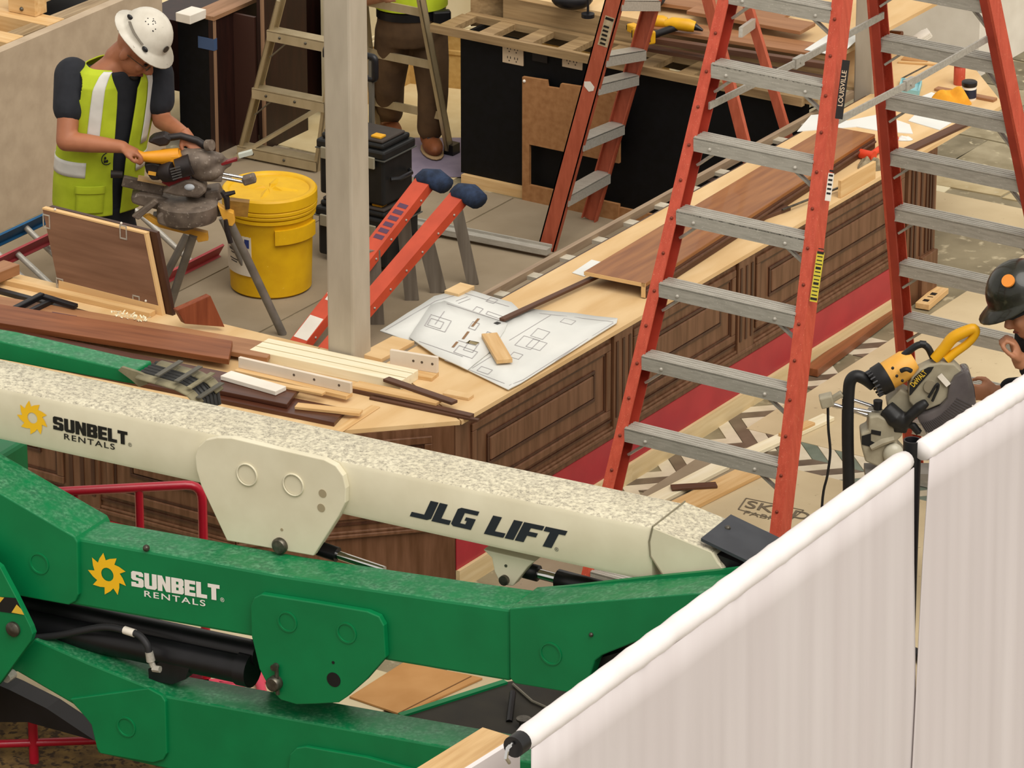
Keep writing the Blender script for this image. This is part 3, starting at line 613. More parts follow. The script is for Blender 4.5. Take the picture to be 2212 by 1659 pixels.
HEAVY = {'S': [[(0, .22), (.0, .0), (.62, 0), (.72, .1), (.72, .48), (.62, .58), (.28, .62), (.28, .78), (.44, .78), (.44, .70), (.70, .70), (.70, .9), (.6, 1), (.1, 1), (0, .9), (0, .52), (.1, .42), (.42, .40), (.42, .22), (.28, .22), (.28, .3), (0, .3)]],
 'U': [[(0, 1), (0, .12), (.12, 0), (.6, 0), (.72, .12), (.72, 1), (.44, 1), (.44, .22), (.28, .22), (.28, 1)]],
 'N': [[(0, 0), (.27, 0), (.27, .5), (.48, 0), (.74, 0), (.74, 1), (.47, 1), (.47, .5), (.26, 1), (0, 1)]],
 'B': [[(0, 0), (.62, 0), (.72, .1), (.72, .42), (.64, .5), (.72, .58), (.72, .9), (.62, 1), (0, 1), (0, .2), (.28, .2), (.28, .42), (.42, .42), (.42, .2), (0, .199)], [(0, .58), (.28, .58), (.28, .8), (0, .8)]],
 'E': [[(0, 0), (.62, 0), (.62, .23), (.28, .23), (.28, .39), (.58, .39), (.58, .61), (.28, .61), (.28, .77), (.62, .77), (.62, 1), (0, 1)]],
 'L': [[(0, 0), (.62, 0), (.62, .24), (.28, .24), (.28, 1), (0, 1)]],
 'T': [[(.2, 0), (.48, 0), (.48, .76), (.68, .76), (.68, 1), (0, 1), (0, .76), (.2, .76)]],
 'J': [[(0, 0), (.6, 0), (.72, .1), (.72, 1), (.44, 1), (.44, .24), (0, .24)]],
 'G': [[(0, .1), (.1, 0), (.72, 0), (.72, .58), (.38, .58), (.38, .4), (.46, .4), (.46, .22), (.28, .22), (.28, .78), (.72, .78), (.72, 1), (.1, 1), (0, .9)]],
 'I': [[(0, 0), (.28, 0), (.28, 1), (0, 1)]], 'F': [[(0, 0), (.28, 0), (.28, .36), (.56, .36), (.56, .58), (.28, .58), (.28, .77), (.64, .77), (.64, 1), (0, 1)]]}
HEAVY['B'] = [[(0, 0), (.28, 0), (.28, 1), (0, 1)], [(.28, .78), (.42, .78), (.42, .6), (.28, .6), (.28, .4), (.42, .4), (.42, .22), (.28, .22), (.28, 0), (.62, 0), (.72, .1), (.72, .42), (.64, .5), (.72, .58), (.72, .9), (.62, 1), (.28, 1)]]
WID = {'S': .72, 'U': .72, 'N': .74, 'B': .72, 'E': .62, 'L': .62, 'T': .68, 'J': .72, 'G': .72, 'I': .28, 'F': .64, ' ': .3}
def heavy(txt, org, xd, yd, h, total, mat, par, gap=.05, shear=0.0, caps=None):
    xd, yd = Vector(xd).normalized(), Vector(yd).normalized(); n = LN
    W_ = sum(WID[c] + gap for c in txt) - gap; k = total / (W_ * h); x = 0; m = MB(); o = Vector(org)
    for c in txt:
        for poly in HEAVY.get(c, []):
            m.add([o + xd * ((x + px + shear * py) * h * k) + yd * (py * h) for px, py in poly], [tuple(range(len(poly)))])
        x += WID[c] + gap
    return m.build('lettering', mat, par)
def span(x0, y0, x1, y1, off): a, b = lf(x0, y0, off), lf(x1, y1, off); return a, (b - a), (b - a).length
o_, xd, L_ = span(115, 927, 276, 962, .0025); heavy('SUNBELT', o_, xd, ZU, .056, L_, m_ltk, ub)
o_, xd, L_ = span(137, 948, 254, 973, .0025); lettering('RENTALS', 'lettering', m_ltk, ub, o_, xd, ZU, .034, bold=.012, sx=L_ / .034 / 5.0, space=1.22, lift=0)
lettering('®', 'lettering', m_ltk, ub, lf(277, 964, .0025), LD, ZU, .022, lift=0)
ZG = .0025 + GO
o_, xd, L_ = span(284, 1266, 475, 1298, ZG); heavy('SUNBELT', o_, xd, ZU, .066, L_, m_ltw, mid)
o_, xd, L_ = span(310, 1288, 451, 1311, ZG); lettering('RENTALS', 'lettering', m_ltw, mid, o_, xd, ZU, .036, bold=.012, sx=L_ / .036 / 5.0, space=1.22, lift=0)
lettering('®', 'lettering', m_ltw, mid, lf(476, 1299, ZG), LD, ZU, .024, lift=0)
o_, xd, L_ = span(885, 1115, 1017, 1145, .0025); heavy('JLG', o_, xd, ZU, .083, L_, m_ltn, ub, gap=.04, shear=.3)
o_, xd, L_ = span(1045, 1153, 1205, 1187, .0025); heavy('LIFT', o_, xd, ZU, .083, L_, m_ltn, ub, gap=.04, shear=.3)
lettering('®', 'lettering', m_ltn, ub, lf(1198, 1190, .0025), LD, ZU, .022, lift=0)

# ------------------------------------------------------------------ red crowd barriers
m_fred = mk('barrier_red', '#b3122b', '#a00f26', scale=6, rough=.35, coat=.3)
def bend(pts, r=.05, k=5):
    out = [Vector(pts[0])]
    for i in range(1, len(pts) - 1):
        p, a, b = Vector(pts[i]), Vector(pts[i - 1]), Vector(pts[i + 1]); d0 = (a - p).normalized(); d1 = (b - p).normalized()
        for j in range(k + 1):
            t = j / k; out.append((p + d0 * r) * (1 - t) ** 2 + p * 2 * t * (1 - t) + (p + d1 * r) * t * t)
    out.append(Vector(pts[-1])); return out
g1 = at(447, 1482, 0); zt1 = .92
tr = at(385, 1031, zt1); d = Vector((-.62, -.5, 0)).normalized()
d = (at(90, 1046, zt1) - at(380, 1031, zt1)); d.z = 0; d.normalize()
t = thing('crowd_barrier', 'red tubular steel barrier standing behind the green lift arms', 'barrier', g1)
P = lambda s, z: Vector((g1.x, g1.y, z)) + d * s
m = MB(); m.tube(bend([P(0, .04), P(0, zt1), P(1.9, zt1), P(1.9, .04)], .07), .02, 12); m.build('outer_tube', m_fred, t, smooth=True)
m = MB(); m.tube([P(0, .16), P(1.9, .16)], .015, 10); m.build('bottom_rail', m_fred, t, smooth=True)
for k in range(1, 6):
    m = MB(); m.tube([P(.26 * k, .16), P(.26 * k, zt1 - .01)], .018 if k == 1 else .01, 10); m.build('upright', m_fred, t, smooth=True)
e = Vector((-d.y, d.x, 0))
for s in (.0, 1.85):
    m = MB(); m.cbox(P(s + .04, .012), d, e, ZU, .1, .55, .012); m.cbox(P(s - .1, .012), d, e, ZU, .34, .06, .012); m.build('foot', mk('foot_pink', '#d84c62', rough=.5), t)
for q_ in (((398, 1446), (446, 1453), (440, 1471), (404, 1466)), ((472, 1474), (528, 1480), (531, 1497), (496, 1495))):
    m = MB(); m.prism([at(x, y, .012) for x, y in q_], (0, 0, .006)); m.build('foot_plate', mk('foot_pink', '#d84c62'), t)
m = MB(); m.tube([at(556, 1452, .03), at(568, 1500, .03)], .02, 10); m.build('foot_bar', mk('foot_pink', '#d84c62'), t, smooth=True)
m = MB(); m.bar(at(440, 1478, .012), at(500, 1488, .012), .05, .012); m.build('foot_bar', m_fred, t)
g2 = at(190, 1600, .10); g2.z = 0; d2 = (at(0, 1606, .1) - at(190, 1599, .1)); d2.z = 0; d2.normalize(); Q = lambda s, z: Vector((g2.x, g2.y, z)) + d2 * s
t = thing('crowd_barrier', 'low red tubular steel base frame at the left edge on the brown carpet', 'barrier', g2)
m = MB(); m.tube([Q(-.1, .1), Q(1.2, .1)], .017, 10); m.build('bottom_rail', m_fred, t, smooth=True)
for s in (.22, .36 + .12):
    m = MB(); m.tube([Q(s, .012), Q(s, .22)], .02 if s < .3 else .012, 10); m.build('upright', m_fred, t, smooth=True)
m = MB(); m.tube([Q(-.1, .1), Q(-.1, .22), Q(-.0, .22)], .017, 10); m.build('outer_tube', m_fred, t, smooth=True)
# cardboard on the floor
p = [at(x, y, .008) for x, y in ((755, 1508), (872, 1434), (1018, 1462), (1042, 1468), (868, 1547))]
m = MB(); m.prism(p, (0, 0, .008)); cb = tag(m.build('cardboard_sheet', mk('cardboard', '#b98a55', '#ad7d48', scale=5, rough=.85)), 'flat brown cardboard sheet on the pale floor under the green arm', 'cardboard')
m = MB(); m.bar(at(862, 1540, .0165), at(1018, 1461, .0165), .006, .002); m.build('crease', mk('crease_brown', '#6d4a26', rough=.9), cb)

# ------------------------------------------------------------------ drape line
m_fab = mk('drape_fabric', '#d0c9c8', '#c9c1c0', scale=1.2, stretch=(5, 5, .3), rough=.8, spec=.2)
m_sleeve = mk('drape_sleeve', '#ece7e6', '#e2dcda', scale=6, rough=.55, bump=.2)
RZ = 1.86
def drape(label, a, b, e0, e1, zb, capA=False):
    """sleeved rail a->b with cloth hanging from it; e0/e1: how far the lower ends wander along the rail"""
    a, b = Vector(a), Vector(b); d = (b - a).normalized(); n = Vector((d.y, -d.x, 0)).normalized()
    t = thing('drape', label, 'drape', ((a.x + b.x) / 2, (a.y + b.y) / 2, zb)); L = (b - a).length; rr2 = random.Random(int(L * 100))
    N_ = 60; pts = [a + (b - a) * (i / N_) for i in range(N_ + 1)]
    rs = [.043 + .0016 * math.sin(i * 1.7) * (1 if 12 < i < 48 else .2) + rr2.uniform(-.0012, .0012) for i in range(N_ + 1)]; rs[0] = rs[-1] = .036
    m = MB(); m.tube(pts, rs, 16); m.build('rail_sleeve', m_sleeve, t, smooth='all')
    ph = [rr2.uniform(0, 6) for _ in range(4)]
    def fn(u, v):
        z = RZ - .022 - v * (RZ - .022 - zb); s = u * L + (e0 * (1 - u) + e1 * u) * v
        f = .0022 * math.sin(s * 31 + ph[0]) + .004 * math.sin(s * 9 + ph[1]) + .0012 * math.sin(s * 67 + ph[2])
        return a + d * s + n * (.036 + f * min(1, v * 4 + .15) + .03 * v) + Vector((0, 0, z - a.z))
    m = MB(); m.grid(fn, 160, 14); m.build('cloth', m_fab, t, smooth='all', solid=.004)
    return t, d, n
ra, rb = at(1128, 1600, RZ), at(1956, 994, RZ)
t1, dd, nn = drape('long white cloth drape in the foreground below the left rail', ra, rb, -.02, .10, .01)
m = MB(); c0 = ra - dd * .002; m.tube([c0, c0 - dd * .055], .037, 18); cp = m.build('rail_cap', m_lk, t1, smooth=True)
m = MB(); q0 = c0 - dd * .06; m.tube([q0 + ZU * .015, q0 - dd * .03 + ZU * .01, q0 - dd * .04 - ZU * .02, q0 - dd * .02 - ZU * .045], .007, 8); m.build('hook', m_chrome, cp, smooth=True)
sa, sb = at(1991, 975, RZ), at(2330, 762, RZ)
t2, d3, n3 = drape('white cloth drape at the right edge beyond the black upright', sa, sb, -.13, .0, .01)
pp = at(1971, 950, RZ + .03); px_, py_ = pp.x, pp.y
t = thing('drape_upright', 'black tubular upright between the two white drapes', 'upright', (px_, py_, 0))
m = MB(); m.lathe([(.034, 0), (.034, RZ + .03), (.028, RZ + .03), (.028, RZ - .1)], (px_, py_, 0), ZU, 24, caps=False); m.build('tube', m_lk, t, smooth=True)
m = MB(); m.cbox((px_, py_, .006), dd, nn, ZU, .4, .4, .012); m.build('base_plate', m_lk, t)
# white hoarding with timber capping, lower edge of the view
hz = 1.62
ha = at(1113, 1590, hz); hdv = Vector((-.04, -1, 0)).normalized(); hn = Vector((-hdv.y, hdv.x, 0)); hn = hn if hn.x > 0 else -hn
m = MB(); m.obox(ha, hdv * 2.6, hn * .02, (0, 0, -hz)); tag(m.build('hoarding', mk('hoarding_white', '#e6dfdd', '#ded6d3', scale=3, rough=.6)), 'white hoarding panel beside the left end of the drape rail', 'panel')
m = MB(); m.obox(ha - hn * .135 + Vector((0, 0, -.045)), hdv * 2.6, hn * .133, (0, 0, .04)); tag(m.build('capping_timber', wood('cap_pine', '#d3b07d', '#bb9460', ax=1)), 'wide raw timber capping board beside the white hoarding', 'board')
m = MB(); m.obox(ha - hn * .11 + Vector((0, 0, -hz)) + hdv * .1, hdv * .09, hn * .09, (0, 0, hz - .046)); tag(m.build('hoarding_stud', m_pine), 'timber stud holding up the capping board behind the white hoarding', 'stud')

# ------------------------------------------------------------------ big orange twin stepladder
m_or = mk('ladder_orange', '#c2513a', '#b34630', scale=9, stretch=(6, 6, 1), rough=.5, c3='#d98a6c', s3=70, lo3=.66, hi3=.7)
m_orD = mk('ladder_orange_inner', '#a33826', '#94301f', scale=9, rough=.55)  # darker copy of the rail orange, shade painted on inner flanges; also tin lid
LX, LY, LZ0, LPSI, LPHI, LW0, LM, LD0, LSP = 1.544, .487, 2.62, -.009, .312, .263, .068, .677, .305
def lp(side, lr, k, dx=0.0):
    L = k * LSP; y = -(LD0 + L * math.sin(LPHI)); y = y if side == 'F' else -y
    x = lr * (LW0 + LM * L + dx); c, s = math.cos(LPSI), math.sin(LPSI)
    return Vector((LX + c * x - s * y, LY + s * x + c * y, LZ0 - L * math.cos(LPHI)))
kb = LZ0 / math.cos(LPHI) / LSP; kt = -LD0 / math.sin(LPHI) / LSP
big = thing('twin_stepladder', 'huge orange fibreglass double-sided stepladder with aluminium treads', 'ladder', (LX, LY, 0))
for sd in 'FR':
    sg = -1 if sd == 'F' else 1
    for lr in (-1, 1):
        a, b = lp(sd, lr, kb - .08, .03), lp(sd, lr, kt + .5, .03); ax = (b - a).normalized(); outx = Vector((lr, 0, 0)); fy = ax.cross(outx).normalized(); fy = fy if fy.y * sg > 0 else -fy
        # C channel: web outside, two flanges inward
        m = MB(); web = .012; fl_ = .038; dp = .085
        m.obox(a - fy * dp / 2, b - a, outx * web, fy * dp)
        r_ = m.build('rail', m_or, big)
        m = MB(); m.obox(a + fy * (dp / 2 - .006), b - a, -outx * fl_, fy * .006); m.build('flange', m_or, r_)
        m = MB(); m.obox(a - fy * dp / 2, b - a, -outx * fl_, fy * .006); m.build('flange', m_orD, r_)
        m = MB()
        for k in range(-2, 9):
            for dk in (-.03, .45): m.sph(lp(sd, lr, k + dk, .015) + fy * (dp / 2 + .001), .0075, 8, 6)
        m.build('rivets', mk('rivet_rust', '#7d3a2a', rough=.5, metal=.4), r_)
        m = MB(); m.cbox(lp(sd, lr, kb - .04, .025), outx, fy, ZU, .06, .1, .03); m.build('foot', m_lk, r_)
    for k in range(-4, int(kb) + 1):
        a, b = lp(sd, -1, k, -.007), lp(sd, 1, k, -.007); fy = Vector((0, sg, 0))
        m = MB(); m.obox(a - fy * .05 + Vector((0, 0, .0)), b - a, fy * .085, (0, 0, .006)); a2 = a + fy * .03
        tr_ = MB(); tr_.obox(a - fy * .045 + Vector((0, 0, .052)), b - a, fy * .085, (0, 0, .008)); tr_.obox(a + fy * .034, b - a, fy * .006, (0, 0, .056)); tr_.obox(a - fy * .045, b - a, fy * .006, (0, 0, .055))
        for g in range(4): tr_.obox(a - fy * (.035 - .02 * g) + Vector((0, 0, .06)), b - a, fy * .006, (0, 0, .0025))
        td = tr_.build('tread', m_alu, big)
        m = MB(); dx_ = (b - a).normalized()
        for s in (.14, .86): m.sph(a + (b - a) * s + fy * .041 + Vector((0, 0, .022)), .008, 8, 6)
        m.build('rivets', m_alu, td)
        m = MB()
        for e, i in ((a, 1), (b, -1)): m.bar(e + dx_ * i * .10 + Vector((0, 0, .01)) + fy * .02, e + dx_ * i * .0 + Vector((0, 0, -.07)) + fy * .0, .02, .01)
        m.build('tread_brace', m_alu, td)
for lr in (-1, 1):
    a = lp('F', lr, .42, -.01); b = lp('R', lr, .42, -.01); mid_ = (a + b) / 2 + Vector((0, 0, -.01))
    m = MB(); m.bar(a, mid_ + (b - a) * .02, .008, .03); m.bar(mid_ - (b - a) * .02, b, .008, .03); sp_ = m.build('spreader', m_alu, big)
    m = MB(); m.cbox(mid_, (b - a), Vector((1, 0, 0)), ZU, .07, .02, .045); m.tube([mid_ - Vector((.015, 0, 0)), mid_ + Vector((.015, 0, 0))], .006, 8); m.build('hinge', m_alu, sp_)
# stickers on the front right rail
a, b = lp('F', 1, kb - .08, .03), lp('F', 1, kt + .5, .03); ax = (b - a).normalized(); fy = ax.cross(Vector((1, 0, 0))).normalized(); fy = fy if fy.y < 0 else -fy
fo = a + fy * (.0435) + Vector((-.013, 0, 0))
def onrail(px, py): return onp(px, py, fo, fy)
def sticker(p0, p1, w, mat, nm):
    a0, b0 = onrail(*p0), onrail(*p1); d_ = (b0 - a0).normalized(); s_ = d_.cross(fy).normalized() * w / 2
    m = MB(); m.prism([a0 - s_, b0 - s_, b0 + s_, a0 + s_], fy * .001); return m.build(nm, mat, big), a0, d_, s_
s0, a0, d_, s_ = sticker((1812, 257), (1828, 130), .034, mk('sticker_black', '#1d1714', rough=.4), 'maker_sticker')
lettering('LOUISVILLE', 'lettering', mk('sticker_cream', '#e6c9a8', rough=.5), s0, a0 + d_ * .05 + s_ * .5 * (1 if s_.x > 0 else -1) + fy * .0012, d_, fy.cross(d_), .030, sx=.95, lift=0)
s0, a0, d_, s_ = sticker((1788, 434), (1796, 374), .026, m_white, 'barcode_sticker')
m = MB()
for i in range(6): m.cbox(a0 + d_ * (.03 + .018 * i) + fy * .0015, s_, d_, fy, .018, .008, .0006)
m.build('bars', m_ltk, s0)
s0, a0, d_, s_ = sticker((1757, 652), (1773, 545), .034, mk('sticker_yellow', '#c9b838', rough=.5), 'warning_sticker')
m = MB()
for i in range(14): m.cbox(a0 + d_ * (.012 + .0155 * i) + fy * .0015, s_, d_, fy, .024 if i % 3 else .03, .004 if i % 4 else .01, .0006)
m.build('printed_lines', m_ltk, s0)
# ------------------------------------------------------------------ boards, paper and tools on the bar
m_mah = wood('mahogany', '#8a5230', '#6a3a1e', ax=0, rough=.42, scale=2.4)
m_mah2 = wood('mahogany_pale', '#a3744f', '#8a5e3c', ax=0, rough=.5, scale=2.4)
m_dkb = wood('dark_lacquer', '#553020', '#3c1d12', ax=0, rough=.3, scale=2.4)
m_wpal = wood('pale_poplar', '#e8dfc4', '#ddd0ac', ax=0, rough=.6)
m_wpri = mk('primed_white', '#dccfbd', '#d0c2ae', scale=5, rough=.6)
m_dst = wood('dark_strip', '#634230', '#4c3020', ax=0)
Z = HB
def pk(name, pa, pb, z, wd, th, mat, label, **k): return plank(name, at(*pa, z), at(*pb, z), wd, th, mat, label, **k)
pk('lacquered_board', (-60, 745), (742, 908), Z, .165, .02, m_dkb, 'dark lacquered board lying lowest beside the plywood corner', cut=(0, -.03))
pk('lacquered_board', (-60, 722), (645, 866), Z + .021, .20, .02, m_dkb, 'dark lacquered board under the small white block', cut=(0, -.05))
pk('mahogany_board', (-60, 655), (596, 769), Z + .022, .17, .022, m_mah2, 'pale mahogany board behind the thick one on the near wing', cut=(0, -.03))
pk('mahogany_board', (-80, 676), (512, 770), Z + .045, .165, .028, m_mah, 'thick reddish mahogany board with dark end lying foremost on the near wing', cut=(0, -.06), up=(.0, -.12, 1))
pk('pine_edge_strip', (60, 690), (280, 725), Z + .0445, .012, .03, m_pine, 'thin pale pine strip between the two mahogany boards')
pk('grooved_board', (560, 763), (884, 832), Z, .16, .045, m_wpal, 'cream poplar board with grooves in front of the metal post', cat='board')
for k in (-.03, .03):
    gv = pk('groove', (560, 763 - 2), (884, 832 - 2), Z, .004, .001, mk('groove_line', '#b9a77c', rough=.8), None)
    go = bpy.data.objects['grooved_board']; gv.parent = go; gv.matrix_local = Matrix.Translation((0, k, .0455)); WORLD[gv.name] = WORLD[go.name]
# white L-shaped pieces
def ell(name, pa, pb, z, h, wd, label):
    a, b = at(*pa, z), at(*pb, z); t = thing(name, label, 'board', (a + b) / 2); d = (b - a).normalized(); s = Vector((d.y, -d.x, 0)); s = s if s.y < 0 else -s
    m = MB(); m.obox(a, b - a, s * wd, (0, 0, .018)); m.build('base_strip', m_pine, t, bevel=.002)
    m = MB(); m.obox(a + Vector((0, 0, .018)), b - a, s * .018, (0, 0, h)); f = m.build('upright_strip', m_wpri, t, bevel=.002)
    m = MB()
    for u in (.5, .68, .9): m.lathe([(.006, 0), (.006, .001)], a + (b - a) * u + s * .018 + Vector((0, 0, .018 + h * .55)), s, 10)
    m.build('screw_holes', mk('hole_dark', '#55483c', rough=.9), f); return t
ell('angle_strip', (520, 800), (762, 856), Z + .02, .05, .05, 'long white angle strip with screw holes on the near wing')
ell('angle_bracket_board', (846, 795), (948, 812), Z, .075, .075, 'short white angle block standing before the blueprints')
pk('white_block', (488, 815), (607, 849), Z + .042, .075, .02, m_white, 'small white painted board lying across the dark lacquered board')
pk('pine_strip', (560, 826), (700, 853), Z + .041, .035, .012, m_pine, 'narrow raw pine strip beside the small white block')
pk('pine_strip', (640, 880), (780, 895), Z + .021, .05, .014, m_pine, 'short raw pine strip under the white angle strip end')
pk('pine_strip', (730, 932), (812, 878), Z + .001, .045, .004, m_pine, 'thin pine slip along the plywood corner seam')
pk('dark_moulding', (766, 846), (1020, 905), Z, .035, .02, m_dst, 'long thin walnut moulding reaching over the plywood corner')
pk('dark_moulding', (800, 862), (1034, 911), Z, .02, .012, m_dst, 'second thin walnut moulding just in front of the long one')
pk('pine_strip', (768, 834), (950, 872), Z + .02, .065, .014, m_pine, 'flat raw pine strip lying on the walnut mouldings')
pk('walnut_stick', (834, 822), (982, 873), Z + .034, .04, .014, m_dst, 'loose walnut stick lying across the pine strip')
pk('plywood_offcut', (962, 851), (1018, 862), Z, .05, .014, m_ply, 'small plywood offcut beside the walnut stick')
pk('plywood_offcut', (800, 778), (872, 740), Z, .12, .02, m_ply, 'plywood offcut half hidden behind the short white angle block')
pk('plywood_offcut', (975, 640), (1010, 622), Z, .08, .02, m_ply, 'plywood offcut poking out behind the blueprints')
# cabinet door panel standing on the near wing
a, b = at(128, 625, Z), at(347, 681, Z); d = Vector((b.x - a.x, b.y - a.y, 0)); n = Vector((d.y, -d.x, 0)).normalized(); n = n if n.y < 0 else -n
tl = onp(92, 452, a, n); H_ = tl.z - Z; lean = Vector((0, .0, 1)) * H_
shift = d.normalized() * (tl - a).dot(d.normalized())
t = thing('cabinet_door', 'unfinished walnut cabinet door panel standing on the near wing', 'door panel', (a + b) / 2)
up = lean + shift
m = MB(); m.obox(a, d, -n * .022, up); m.build('panel', wood('door_walnut', '#84604a', '#6b4a36', ax=0, scale=2), t)
m = MB(); m.obox(a + d * 1.0 + n * .002, d.normalized() * .012, -n * .024, up); m.obox(a + up + n * .002, d + d.normalized() * .012, -n * .026, Vector((0, 0, .008))); m.build('edge_band', mk('raw_maple', '#d8b27c', rough=.6), t)
m = MB(); m.obox(a - n * .026 + d.normalized() * .02, d + d.normalized() * .03, -n * .022, up + Vector((0, 0, .01))); m.build('back_panel', m_walnut_d, t)
m = MB(); m.obox(a + n * .001, d, n * .002, Vector((0, 0, .045))); m.build('bottom_band', mk('raw_maple', '#d8b27c'), t)
for (px, py) in ((100, 470), (266, 493), (129, 608), (294, 645)):
    c = onp(px, py, a + n * .001, n); du = d.normalized()
    m = MB()
    for k in (-1, 1): m.cbox(c + du * .018 * k - ZU * .02, du, ZU, n, .005, .06, .003)
    m.cbox(c + ZU * .012, du, ZU, n, .04, .006, .003); m.cbox(c - ZU * .05, du, ZU, n, .04, .006, .003); m.build('bracket', m_alu, t)
m = MB()
for (px, py) in ((119, 452), (262, 482), (315, 650)): m.sph(onp(px, py, a + n * .001, n), .006, 8, 6)
m.build('screw_heads', m_white, t)
# strips along the inner edge of the near wing
pk('pine_batten', (-40, 600), (330, 684), Z, .045, .025, m_pine, 'raw pine batten along the inner edge of the near wing')
pk('painted_gap', (-40, 622), (250, 700), Z + .001, .03, .02, m_lk, 'black strip painting the dark gap beside the pine batten')  # black plank drawn in place of the shaded gap in the wing top
pk('painted_gap', (200, 692), (395, 722), Z + .001, .03, .02, m_lk, 'short black strip painting the dark gap under the cabinet door')  # same dark gap, again drawn as a black plank
t = thing('corner_clamp', 'black corner clamp on the boards at the left edge', 'clamp', at(90, 665, Z + .045))
m = MB(); m.bar(at(8, 680, Z + .055), at(92, 637, Z + .075), .03, .025); m.build('arm', m_lk, t, bevel=.004)
m = MB(); m.bar(at(92, 640, Z + .07), at(165, 662, Z + .06), .03, .02); m.build('arm', m_lk, t, bevel=.004)
m = MB(); m.bar(at(45, 682, Z + .055), at(112, 650, Z + .055), .022, .02); m.build('screw_bar', m_lk, t)
m = MB(); m.bar(at(18, 686, Z + .05), at(60, 694, Z + .05), .03, .03); m.build('jaw', m_lk, t, bevel=.004)
pk('mahogany_block', (-40, 615), (26, 588), Z + .03, .1, .05, m_mah2, 'mahogany block cut off by the left edge of the view')
# leaning offcut
P0 = at(435, 716, Z); g = [V(x, y, P0) for x, y in ((383, 680), (455, 648), (486, 716), (400, 709))]
zmin = min(p.z for p in g); g = [p + Vector((0, 0, Z + .021 - zmin)) for p in g]
m = MB(); m.prism(g, (FH * .8 - RT * .6).normalized() * .035); tag(m.build('wood_offcut', wood('cedar', '#8d4a2c', '#6f3219', ax=2, scale=3), bevel=.002), 'reddish offcut block with a knot propped beside the saw stand leg', 'offcut')
t = at(137, 680, Z + .047); m = MB(); m.tube([at(113, 677, Z + .056), at(165, 686, Z + .056)], .008, 8); tag(m.build('marker_pen', mk('pen_purple', '#4a2f3a', rough=.5)), 'purple marker lying on the pale mahogany board', 'pen')
m = MB(); r2 = random.Random(5)
for i in range(60):
    c = at(r2.uniform(180, 320), 0, 0); px = r2.uniform(240, 320); c = at(px, 676 + (px - 240) * .2 + r2.uniform(-6, 6), Z + .046); q = r2.uniform(0, 6); u = Vector((math.cos(q), math.sin(q), r2.uniform(0, .6))) * r2.uniform(.006, .018)
    m.obox(c, u, ZU.cross(u).normalized() * .006, (0, 0, .002))
tag(m.build('wood_shavings', m_wpal), 'curled pale wood shavings below the cabinet door', 'shavings', kind='stuff')
# ------------------------------------------------------------------ blueprints
m_pap = mk('paper', '#dcdcd6', '#d2d3ce', scale=3, rough=.8); m_pln = mk('print_line', '#a8a4a4', rough=.9); m_pbr = mk('print_brown', '#8a6a4c', rough=.9)
def paper(pts, z, label, name='blueprint', curl=0.0):
    m = MB(); P = [at(x, y, z) for x, y in pts]; c = sum(P, Vector()) / len(P)
    N_ = []
    for i, p in enumerate(P):
        q = P[(i + 1) % len(P)]
        for k in range(4): N_.append(p + (q - p) * (k / 4))
    rr3 = random.Random(len(pts)); n = len(N_)
    ring1 = [p + Vector((0, 0, .004 + curl * rr3.uniform(0, 1))) for p in N_]; ring2 = [c + (p - c) * .6 + Vector((0, 0, .0055)) for p in N_]
    m.add([p + Vector((0, 0, .0)) for p in N_] + ring1 + ring2 + [c + Vector((0, 0, .0055))],
          [(i, (i + 1) % n, n + (i + 1) % n, n + i) for i in range(n)] + [(n + i, n + (i + 1) % n, 2 * n + (i + 1) % n, 2 * n + i) for i in range(n)] + [(2 * n + i, 2 * n + (i + 1) % n, 3 * n) for i in range(n)] + [tuple(range(n - 1, -1, -1))])
    return tag(m.build(name, m_pap, smooth='all'), label, 'blueprint')
def lines(segs, z, par, w=.004, mat=None, nm='drawn_lines'):
    m = MB()
    for s in segs:
        for i in range(len(s) - 1): ink_quad(m, at(*s[i], z), at(*s[i + 1], z), w)
    return m.build(nm, mat or m_pln, par)
b1 = paper([(821, 716), (938, 642), (1004, 625), (1105, 655), (1150, 700), (1060, 790), (905, 746)], Z + .001, 'white construction drawing with its left tip over the bar edge', curl=.004)
b2 = paper([(1088, 690), (1150, 669), (1334, 690), (1332, 699), (1125, 829), (1098, 843), (950, 772), (1000, 720)], Z + .0085, 'large white construction drawing nearest the bar front', curl=.004)
b3 = paper([(884, 730), (930, 660), (960, 652), (1096, 700), (1090, 715), (1060, 760), (1010, 800), (940, 768)], Z + .016, 'smaller white drawing with brown details lying on top', curl=.003)
def rect(x, y, dx, dy, ex, ey): return [(x, y), (x + dx, y + dy), (x + dx + ex, y + dy + ey), (x + ex, y + ey), (x, y)]
zz = Z + .0235
lines([rect(917, 703, 14, -24, 44, 14), rect(923, 701, 8, -14, 28, 9), rect(1001, 755, 14, -20, 20, 6), rect(980, 760, 12, -14, 40, 14), rect(1012, 708, 10, -14, 14, 5), [(965, 655), (1080, 692)], [(990, 735), (1030, 747)], rect(1045, 728, 8, -12, 12, 4), [(905, 737), (1000, 770)], [(940, 700), (960, 672)]], zz, b3)
lines([[(1020, 705), (1034, 688)], [(1000, 732), (1012, 716)], [(978, 750), (988, 738)]], zz, b3, w=.012, mat=m_pbr); lines([[(1010, 738), (1032, 742)]], zz, b3, w=.035, mat=mk('print_olive', '#8a7d5c', rough=.9)); lines([[(1070, 696), (1079, 699)]], zz, b3, w=.025, mat=m_ltk)
zz = Z + .0155
